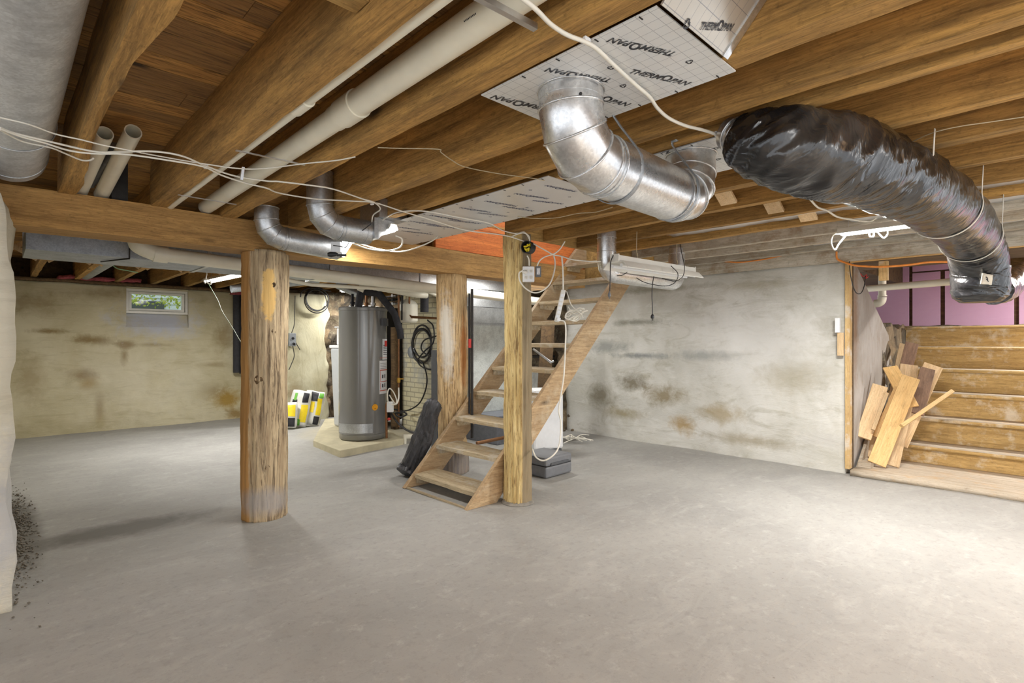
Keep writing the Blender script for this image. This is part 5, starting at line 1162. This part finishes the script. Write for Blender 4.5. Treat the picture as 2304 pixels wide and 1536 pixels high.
# brick chimney and its timber
mb = MB(); mb.grid(4.2, 5.86, -.02, 4.9, 6.62, 2.2, .08, rough('x', .006)); struct(mb, 'wall_chimney', MT['brick'])
mb = MB(); mb.lathe([(.085, 0), (.085, .008), (.07, .014), (0, .016)], PX(926, 792, 4.195), 28, (-1, 0, 0)); one(mb, 'flue_cover', MT['galv_dull'], 'round grey flue cover plate on the brick chimney', 'cover plate')
mb = MB(); mb.grid(4.06, 6.6, .0, 4.14, 6.7, 1.45, (.04, .05, .1), rough('x', .008)); one(mb, 'timber_stud', MT['darkwood'], 'dark upright timber left of the brick chimney', 'stud')
mb = MB(); q = PD(918, 700, 6.6); mb.lathe([(.0, -.14), (.10, -.14), (.12, -.12), (.12, .08), (.09, .12), (.03, .15), (0, .15)], q, 28, cap=False); one(mb, 'expansion_tank', MT['pvc'], 'cream plastic tank hanging beside the brick chimney', 'tank')
for k, (x, ya, yb, d, r, mt, L) in enumerate(((897, 655, 960, 6.45, .012, 'copper', 'thin copper gas pipe rising right of the water heater'), (905, 640, 720, 6.5, .014, 'iron', 'dark iron pipe above the cream plastic tank'), (921, 640, 712, 6.5, .012, 'copper', 'short copper pipe dropping to the elbow by the chimney'), (1062, 650, 985, 5.0, .013, 'iron', 'dark upright pipe right of the cracked post'), (1056, 660, 930, 5.02, .01, 'black', 'thin black pipe close behind the cracked post'))):
    mb = MB(); mb.cyl(PD(x, yb, d), PD(x, ya, d), r, 12); one(mb, 'service_pipe', MT[mt], L, 'pipe')
mb = MB(); mb.tube([PD(921, 708, 6.5), PD(926, 713, 6.5), PD(985, 716, 6.3)], .013, 12); one(mb, 'service_pipe', MT['copper'], 'copper pipe crossing the brick chimney', 'pipe')
mb = MB(); mb.lathe([(.02, -.03), (.024, 0), (.02, .03)], PD(897, 855, 6.43), 12); mb.obox(PD(903, 852, 6.4), rt, dr, V(0, 0, 1), .03, .006, .006); one(mb, 'gas_valve', MT['brass'], 'brass valve on the copper pipe right of the water heater', 'valve')
for k in range(3):
    mb = MB(); mb.tube([PD(868, 668 + 9 * k, 6.7), PD(905, 662 + 9 * k, 6.6)], .013, 10); mb.lathe([(.02, -.02), (.02, .02)], PD(885, 665 + 9 * k, 6.6), 10, (1, 0, 0)); one(mb, 'service_pipe', MT['iron' if k % 2 else 'steel'], ['upper', 'middle', 'lower'][k] + ' short pipe of the cluster above the water heater', 'pipe')
mb = MB(); mb.box(3.95, 6.95, .08, 4.42, 7.5, 1.75); one(mb, 'old_boiler', plain('dark_metal', srgb(34, 32, 30), .8, .2, var=.4, scale=4), 'dark old boiler casing behind the water heater', 'boiler', bevel=.02)  # near-black mottled casing behind the heater
# hoses
def coil(c, u, v, r, n, jit, rr, seed, drop=0.0):
    random.seed(seed); pts = []
    for k in range(n):
        ph = random.uniform(-.3, .3); dx, dy = random.gauss(0, jit), random.gauss(0, jit); sc = random.uniform(.86, 1.05)
        for j in range(12): a = 2 * PI * j / 12; pts.append(c + u * (r * sc * math.cos(a) + dx) + v * (r * sc * math.sin(a) + dy) + u.cross(v) * (.01 * k))
    mb = MB(); mb.tube(smooth_path(pts, 3), rr, 8); return mb
c_ = PX(947, 778, 4.17); up_ = V(0, 0, 1); lf = V(0, 1, 0)
mb = coil(c_, lf, up_, .23, 3, .02, .012, 3)
mb.tube(smooth_path([PX(962, 720, 4.15), PX(975, 735, 4.14), PX(975, 770, 4.14), PX(955, 790, 4.12), PX(940, 812, 4.12), PX(955, 828, 4.12), PX(985, 832, 4.12)], 6), .010, 8)
mb.tube(smooth_path([PX(935, 805, 4.12), PX(950, 815, 4.12), PX(960, 845, 4.12), PX(958, 875, 4.12), PX(945, 905, 4.12), PX(925, 920, 4.1), PX(905, 925, 4.05), PD(880, 928, 6.4)], 6), .010, 8)
mb.tube(smooth_path([PX(985, 755, 4.12), PX(955, 765, 4.12), PX(948, 785, 4.12), PX(965, 800, 4.12), PX(990, 802, 4.12)], 6), .010, 8)
one(mb, 'garden_hose', MT['black'], 'black hose coiled on the brick chimney', 'hose')
mb = coil(PY(713, 672, 8.22), V(1, 0, 0), up_, .19, 3, .015, .009, 5); mb.tube(smooth_path([PY(676, 668, 8.2), PY(680, 655, 8.2), PY(700, 648, 8.2), PY(745, 655, 8.2)], 5), .01, 8)
one(mb, 'cable_coil', MT['black'], 'coil of black cable hung on the utility corner wall', 'cable')
wire('black_hose', 'black', 'black hose snaking over the slab toward the tarp roll', [PD(878, 925, 6.4), PD(890, 945, 6.3), PD(905, 960, 6.1), PD(925, 972, 5.8), PD(945, 975, 5.5)], .012, 'hose')
wire('black_hose', 'black', 'loose loops of black hose at the foot of the dark timber', [PD(885, 920, 6.5), PD(905, 925, 6.5), PD(915, 932, 6.5), PD(900, 938, 6.4), PD(890, 930, 6.4), PD(905, 928, 6.4)], .01, 'hose')
# outlet on the wall with wires
t = thing('wall_outlet', 'grey metal outlet box on the utility corner wall above the bags', 'outlet box', PY(656, 762, 8.26))
mb = MB(); q = PY(656, 764, 8.25); mb.box(q.x - .05, q.y - .05, q.z - .1, q.x + .05, q.y + .03, q.z + .1); mb.build('box', MT['galv_dull'], t, .005)
mb = MB(); mb.lathe([(.02, 0), (.02, .01), (0, .012)], q + V(0, -.05, .02), 14, (0, -1, 0)); mb.lathe([(.018, 0), (.02, .03), (0, .035)], q + V(0.01, -.05, -.06), 14, (0, -1, -.3)); mb.build('socket', MT['black'], t)
wire('wire', 'black', '', [q + V(0, 0, .1), PY(662, 730, 8.25), PY(663, 700, 8.25), PY(664, 665, 8.25)], .006, parent=t)
wire('wire', 'black', '', [q + V(0, -.04, -.08), PY(662, 800, 8.22), PY(656, 818, 8.22), PY(650, 832, 8.22)], .006, parent=t)
wire('wire', 'black', '', [q + V(.03, -.03, -.0), PY(668, 775, 8.22), PY(675, 787, 8.22)], .006, parent=t)
# two black vertical pipes on the back wall
for k, px in enumerate((532, 546)):
    mb = MB(); mb.tube([PY(px, 838 + k * 2, 9.25), PY(px, 662, 9.25)], .05, 20); one(mb, 'insulated_pipe', MT['foam'] if k == 0 else MT['blackpipe'], ['left one of the two black upright pipes on the back wall', 'right one of the two black upright pipes, spotted with plaster'][k], 'pipe')
mb = MB(); mb.grid(2.7, 9.1, 2.0, 3.1, 9.25, 2.06, .03, rough('x', .03, 12)); one(mb, 'insulation_wool', MT['pinkwool'], 'reddish wool above the two black pipes on the back wall', 'insulation', kind='stuff')
mb = MB(); q = PD(463, 628, 5.8)
mb.tube(smooth_path([q + V(0, 0, .12), q + V(.01, 0, .06), q, q + V(.02, 0, -.04), q + V(.05, 0, -.05), q + V(.04, 0, -.01), q, q + V(-.02, 0, -.02), q + V(.0, 0, -.05)], 5), .006, 7)
one(mb, 'pull_string', MT['cable'], 'knotted white pull string under the far tube light', 'string')
wire('green_wire', 'green', 'thin green wire hanging from the far light to the scarred post', [PD(470, 640, 5.8), PD(490, 675, 5.6), PD(500, 700, 5.4), PD(525, 740, 5.0), PD(551, 785, 4.4)], .003, 'wire')
wire('green_wire', 'green', 'thin pale green wire curling under the trunk duct', [PD(250, 594, 6.2), PD(265, 604, 6.2), PD(285, 608, 6.2), PD(310, 613, 6.3)], .006, 'wire')
# cement bags
def bag(label, c, rz, lean, h_, wd, th_, faces):
    t = thing('cement_bag', label, 'bag', c); M = Matrix.Translation(c) @ Matrix.Rotation(rz, 4, 'Z') @ Matrix.Rotation(lean[0], 4, 'X') @ Matrix.Rotation(lean[1], 4, 'Y')
    def sh(p, off=0.0):
        u, v_, z = p.x / (wd / 2), p.y / (th_ / 2), p.z / h_
        k = (1 - (2 * z - 1) ** 6 * .75); kk = 1 - abs(u) ** 3 * .55
        q = V(p.x * (1 - .1 * (2 * z - 1) ** 4) + nz(p, 9, 2) * .008, p.y * k * kk + nz(p, 11, 4) * .01, p.z + nz(p, 7, 6) * .012)
        q.y += (off if v_ > 0 else -off); return q
    mb = MB(); mb.grid(-wd / 2, -th_ / 2, 0, wd / 2, th_ / 2, h_, .025, lambda p: sh(p) - p); bmesh.ops.transform(mb.bm, matrix=M, verts=mb.bm.verts[:]); mb.build('sack', MT['bagwhite'], t)
    for (nm, mt, u0, u1, z0, z1) in faces:
        mb = MB(); n = 8; G = {}
        for i in range(n + 1):
            for j in range(n + 1):
                p = V((u0 + (u1 - u0) * i / n) * wd / 2, -th_ / 2, (z0 + (z1 - z0) * j / n) * h_); G[i, j] = mb.bm.verts.new(M @ (sh(p) + V(0, -.005, 0)))
        for i in range(n):
            for j in range(n): mb.face([G[i, j], G[i + 1, j], G[i + 1, j + 1], G[i, j + 1]], True)
        mb.build(nm, MT[mt], t)
    return t
MT['bagwhite'] = plain('woven_white_sack', srgb(222, 222, 216), .6, var=.06, scale=14, bump=.3)
MT['bagyellow'] = plain('yellow_print', srgb(246, 218, 40), .5, var=.05); MT['baggreen'] = plain('green_print', srgb(112, 184, 70), .5, var=.08)
FA = [('yellow_print', 'bagyellow', .25, .9, .12, .6), ('black_print', 'print', .3, .85, .66, .95), ('green_print', 'baggreen', -.1, .4, .02, .2), ('green_print', 'baggreen', -.6, -.3, .7, .9), ('black_print', 'print', -.7, -.2, .62, .72)]
FB = [('yellow_print', 'bagyellow', -.85, .15, .35, .68), ('yellow_print', 'bagyellow', .4, .85, .3, .78), ('black_print', 'print', -.7, .4, .70, .96), ('black_print', 'print', .3, .85, .02, .26), ('green_print', 'baggreen', .5, .92, .8, .97)]
bag('white and yellow cement bag with black print, left of the pair by the wall', PZ(667, 958, 0.02), -.62, (-.22, .12), .52, .28, .15, FA)
bag('white and yellow cement bag with black panel, nearer the stone edge', PZ(697, 955, 0.02), -.5, (-.22, .16), .50, .28, .15, FB)
bag('cement bag mostly hidden behind the scarred post', PZ(649, 962, 0.02), -.7, (-.15, .0), .36, .22, .13, [('yellow_print', 'bagyellow', -.2, .9, .45, .9), ('black_print', 'print', -.2, .9, .05, .4)])
# furnace and plenum behind the stair
t = thing('furnace_plenum', 'tall galvanized furnace duct standing behind the stair', 'duct', (4.6, 5.4, 0))
mb = MB(); mb.box(4.30, 5.15, .35, 4.85, 5.7, 1.46); mb.build('casing', galv('plenum_sheet', (.66, .70, .68), .42, .35, .2), t, .004)
mb = MB(); 
v0 = [V(4.30, 5.15, 1.47), V(4.85, 5.15, 1.47), V(4.85, 5.7, 1.47), V(4.30, 5.7, 1.47)]; v1 = [V(4.26, 5.1, 1.68), V(4.9, 5.1, 1.68), V(4.9, 5.7, 1.68), V(4.26, 5.7, 1.68)]
a, b = mb.vs(v0), mb.vs(v1); mb.face(a); mb.face(b)
for i in range(4): mb.face([a[i], a[(i + 1) % 4], b[(i + 1) % 4], b[i]])
mb.box(4.26, 5.1, 1.685, 4.9, 5.7, 1.885); mb.build('transition', MT['galv'], t)
mb = MB(); mb.box(4.285, 5.13, 1.455, 4.865, 5.72, 1.475); mb.build('flange', MT['galv'], t)
mb = MB(); mb.box(4.34, 4.75, .0, 5.2, 5.75, .35); mb.build('base', plain('blue_grey_metal', srgb(128, 132, 142), .5, .3), t, .01)
mb = MB(); mb.box(4.7, 5.16, .35, 5.5, 5.74, .9); mb.build('blower_cabinet', galv('cabinet_sheet', (.55, .56, .54), .45, .6, .3), t, .006)
mb = MB(); mb.cyl(V(3.85, 4.55, .12), V(4.9, 4.5, .16), .02, 14); one(mb, 'floor_pipe', MT['copper'], 'brown pipe lying low behind the stair treads', 'pipe')
mb = MB(); mb.cyl(PD(1057, 782, 4.95), PD(1057, 762, 4.95), .014, 12); one(mb, 'red_tag_valve', MT['red'], 'small red and white valve tag right of the cracked post', 'tag')
mb = MB(); q = PD(984, 860, 5.6); mb.box(q.x - .02, q.y - .02, .0, q.x + .08, q.y + .08, 1.16); one(mb, 'metal_upright', MT['darkgrey'], 'dark grey metal upright between the chimney and the cracked post', 'upright')
# tools and shelf in the dark opening behind the stair
mb = MB(); mb.box(5.0, 5.2, 1.02, 5.9, 5.5, 1.05); one(mb, 'metal_shelf', MT['iron'], 'dark metal shelf seen between the stair treads', 'shelf')
mb = MB(); mb.tube([PD(1200, 785, 5.9), PD(1240, 815, 5.8), PD(1246, 812, 5.8)], .012, 10); one(mb, 'metal_rod', MT['galv'], 'bent grey rod leaning behind the stair treads', 'rod')
mb = MB(); qa, qb = PD(1216, 820, 6.5), PD(1234, 720, 6.6); qa.z = .02; mb.board(qa, qb, .16, .03, tuple(dr)); one(mb, 'old_plank', MT['darkwood'], 'dark plank leaning in the opening behind the stair', 'plank')
# white small pipe by the tarp
mb = MB(); mb.tube([PZ(911, 998, 0.0), PZ(911, 998, 0.0) + V(0, 0, .09), PZ(911, 998, 0.0) + V(.14, -.08, .085)], .02, 14); one(mb, 'pipe_stub', MT['pvc'], 'short white pipe elbow sticking up by the slab corner', 'pipe')

# ================================================================ NEAR THE STAIR
# rolled black woven tarp leaning on the cracked post
m = N('black_woven_tarp'); n_1 = m.noise(m.mapc((5, 5, 2)), 3, 5, .65, .8); wv = m.noise(m.mapc((1, 1, 1)), 120, 2)
MT['tarp'] = m.out(m.mix(srgb(44, 44, 46), srgb(84, 84, 88), m.ramp(n_1, [(.35, 0.), (.7, 1.)])), .42, 0, m.bump(wv, .5, .004, m.bump(n_1, .6, .03)))
b0 = PD(920, 1066, 4.95); b0.z = .03; b1 = PD(975, 912, 4.78)
pt = smooth_path([b0 + V(-.03, 0, -.0), b0 + V(.02, .0, .06), b0 + (b1 - b0) * .3, b0 + (b1 - b0) * .55 + V(.01, -.01, 0), b0 + (b1 - b0) * .8, b1, b1 + V(.02, 0, .03)], 8)
rad = []
for i in range(len(pt)):
    t_ = i / (len(pt) - 1); rad.append(.098 * (1 - .28 * t_) * (1 if t_ < .93 else .75))
mb = MB(); mb.tube(pt, rad, 56, rf=lambda t_, th, i: (1 + .22 * noise.noise(V(math.cos(th) * 2, math.sin(th) * 2, t_ * 5)) + .13 * noise.noise(V(math.cos(th) * 5, math.sin(th) * 5, t_ * 8 + 3)) + .08 * noise.noise(V(math.cos(th) * 9, math.sin(th) * 9, t_ * 20))) * (1 - .22 * abs(math.sin(th - .6)) ** 2))
one(mb, 'rolled_tarp', MT['tarp'], 'black woven tarp roll leaning against the cracked post by the stair', 'tarp')
# grey tool case
t = thing('tool_case', 'dark grey plastic tool case on the floor behind the barked post', 'case', (3.7, 3.3, 0))
ca, cb = PZ(1229, 1078), PZ(1287, 1062); u = (cb - ca).normalized(); v_ = V(-u.y, u.x, 0); ln_ = (cb - ca).length; dp = .36; hh = .19
cc = ca + u * ln_ / 2 + v_ * dp / 2
mb = MB(); mb.obox(cc + V(0, 0, .055), u, v_, V(0, 0, 1), ln_ / 2, dp / 2, .052); mb.build('base', MT['grey'], t, .018)
mb = MB(); mb.obox(cc + V(0, 0, .15), u, v_, V(0, 0, 1), ln_ / 2, dp / 2, .042); mb.build('lid', MT['grey'], t, .02)
mb = MB(); mb.obox(cc - v_ * (dp / 2 + .004) + V(0, 0, .125), u, v_, V(0, 0, 1), ln_ / 2 - .06, .007, .012); mb.build('handle', MT['darkgrey'], t, .004)
mb = MB(); mb.obox(cc + V(0, 0, .108), u, v_, V(0, 0, 1), ln_ / 2 - .006, dp / 2 - .006, .004); mb.build('seam', MT['black'], t)
# white appliance on casters
t = thing('dehumidifier', 'tall white appliance on casters behind the tool case', 'appliance', (4.45, 4.0, 0))
q = PD(1237, 1012, 5.9); q.z = 0; M_ = Matrix.Translation(q) @ Matrix.Rotation(YAW - PI / 2 + .35, 4, 'Z')
mb = MB(); mb.box(-.19, 0, .06, .17, .3, .72, M_); mb.build('body', MT['whiteplastic'], t, .025)
mb = MB(); mb.box(-.17, .01, .035, .15, .28, .06, M_); mb.build('base', MT['darkgrey'], t, .005)
for sx in (-.15, -.02, .13):
    for sy in (.03, .25):
        mb = MB(); mb.lathe([(0, -.012), (.022, -.012), (.024, 0), (.022, .012), (0, .012)], M_ @ V(sx, sy, .024), 16, M_.to_3x3() @ V(0, 1, 0), cap=False); mb.build('caster', MT['black'], t)
# rags / bits
mb = MB(); random.seed(2)
for k in range(14):
    c_ = PD(random.uniform(1272, 1300), random.uniform(965, 985), 6.6); c_.z = max(.01, c_.z * .5); mb.tube(smooth_path([c_, c_ + V(random.gauss(0, .08), random.gauss(0, .08), .03), c_ + V(random.gauss(0, .12), random.gauss(0, .12), .01)], 4), .005, 6)
one(mb, 'wire_scraps', MT['cable'], 'small heap of wire scraps by the stone corner', 'scraps')

# ================================================================ SCRAP BOARDS ON THE CELLAR LANDING
def sb(label, p0, p1, w_, th_, mat, nrm=None, name='scrap_board'):
    n = Vector(nrm or (-.8, -.35, .45)); ax = (p1 - p0).normalized(); n = (n - ax * n.dot(ax)).normalized(); w_ *= .84
    mb = MB(); mb.grid(-w_ / 2, -th_ / 2, 0, w_ / 2, th_ / 2, (p1 - p0).length, (.05, .02, .1), lambda p: V(0, (.006 * math.sin(p.z * 5 + w_ * 90)), 0), False)
    o = one(mb, name, MT[mat], label, 'board', bevel=.0015); o.matrix_world = Matrix.Translation(p0) @ Matrix((n.cross(ax), -n, ax)).transposed().to_4x4() if False else Matrix.Translation(p0) @ Matrix((ax.cross(n) * -1, n, ax)).transposed().to_4x4(); return o
def lp(px, py, x): return PX(px, py, x)
def wpx(n, p): return n * (Vector((p.x, p.y)).dot(Vector(FW))) / FPX
B = [
 ('dark grey-brown board standing furthest back against the stone ledge', (2020, 900, 7.0), (2052, 772, 7.35), 30, .02, 'scrap_dark'),
 ('pale narrow board edge behind the dark grey-brown board', (2010, 905, 6.98), (2036, 775, 7.42), 26, .02, 'scrap_pale'),
 ('wide pale board half hidden behind the crossing boards', (2030, 960, 6.75), (2046, 820, 6.9), 40, .02, 'scrap_pale'),
 ('pale wide board at the right of the pile, behind the brown one', (2020, 1000, 6.42), (2100, 822, 6.98), 44, .018, 'scrap_pale'),
 ('reddish brown painted board leaning on the third cellar step', (2062, 930, 6.48), (2087, 830, 6.85), 34, .02, 'scrap_dark'),
 ('yellow pine offcut with a ring knot at the top left of the pile', (2050, 915, 6.46), (2002, 826, 6.7), 36, .018, 'scrap'),
 ('pale short board lying low under the long yellow board', (1950, 1026, 6.25), (2003, 935, 6.5), 44, .018, 'scrap_pale'),
 ('pale board standing against the door post side', (1942, 985, 6.12), (1980, 868, 6.42), 36, .03, 'scrap_pale'),
 ('thin light lath beside the pale left board', (1964, 967, 6.1), (1996, 883, 6.36), 9, .02, 'scrap_pale'),
 ('honey pine board crossing behind the long yellow board', (1975, 985, 6.2), (2025, 872, 6.5), 26, .018, 'scrap'),
 ('pale pine board bottom right under the long yellow board', (2008, 1048, 6.12), (2040, 905, 6.5), 30, .018, 'scrap_pale'),
 ('long wide yellow pine board at the front of the pile', (1972, 1044, 6.0), (2050, 848, 6.46), 42, .02, 'scrap'),
 ('square yellow stick laid slantwise across the pile', (2028, 958, 5.98), (2142, 880, 6.6), 10, .03, 'scrap'),
]
for (L, a, b, w_, th_, mt) in B:
    p0, p1 = lp(*a), lp(*b)
    if p0.z < .065: p0.z = .065
    sb(L, p0, p1, wpx(w_, p0) , th_, mt)

# ---- doorway bits
t = thing('cable_box', 'white conduit cover on the wall beside the cellar door post', 'cover', (5.74, 1.5, 1.3))
q = PX(1890, 722, 5.76); q_ = PX(1897, 800, 5.76)
mb = MB(); mb.box(5.72, q.y - .005, PX(1890, 748, 5.76).z, 5.765, q.y + .035, PX(1890, 715, 5.76).z); mb.build('cap', MT['whiteplastic'], t, .004)
mb = MB(); mb.box(5.745, q.y - .03, PX(1897, 800, 5.76).z, 5.775, q.y + .02, PX(1897, 748, 5.76).z); mb.build('block', MT['scrap_pale'], t, .002)
mb = MB(); mb.tube([PX(1945, 650, 7.0), PX(2160, 632, 7.0)], .036, 20); one(mb, 'drain_pipe', MT['pvc'], 'long cream pipe crossing in front of the pink boards', 'pipe')
t = thing('drain_pipe', 'short upright cream pipe with elbow in front of the pink boards', 'pipe', PX(1986, 640, 7.8))
mb = MB(); mb.tube([PX(1985, 600, 7.8), PX(1985, 666, 7.8)], .042, 20); mb.build('pipe', MT['pvc'], t)
mb = MB(); mb.tube(smooth_path([PX(1985, 668, 7.8), PX(1983, 677, 7.8), PX(1976, 682, 7.8), PX(1967, 683, 7.8)], 5), .048, 20); mb.tube([PX(1985, 664, 7.8), PX(1985, 667, 7.8)], .05, 20); mb.build('elbow', MT['pvc'], t)
mb = MB(); mb.box(5.95, 1.15, 1.82, 6.0, 1.22, 2.0); one(mb, 'wood_hanger', MT['pine_z'], 'short yellow wood hanger block beside the cellar side wall', 'block')
wire('red_wire', 'red', 'frayed red wires by the short wood hanger block', [PX(1936, 615, 5.95), PX(1942, 622, 5.95), PX(1950, 618, 5.95), PX(1948, 626, 5.95), PX(1954, 622, 5.95)], .003, 'wire')
print('OBJS', len(bpy.data.objects))
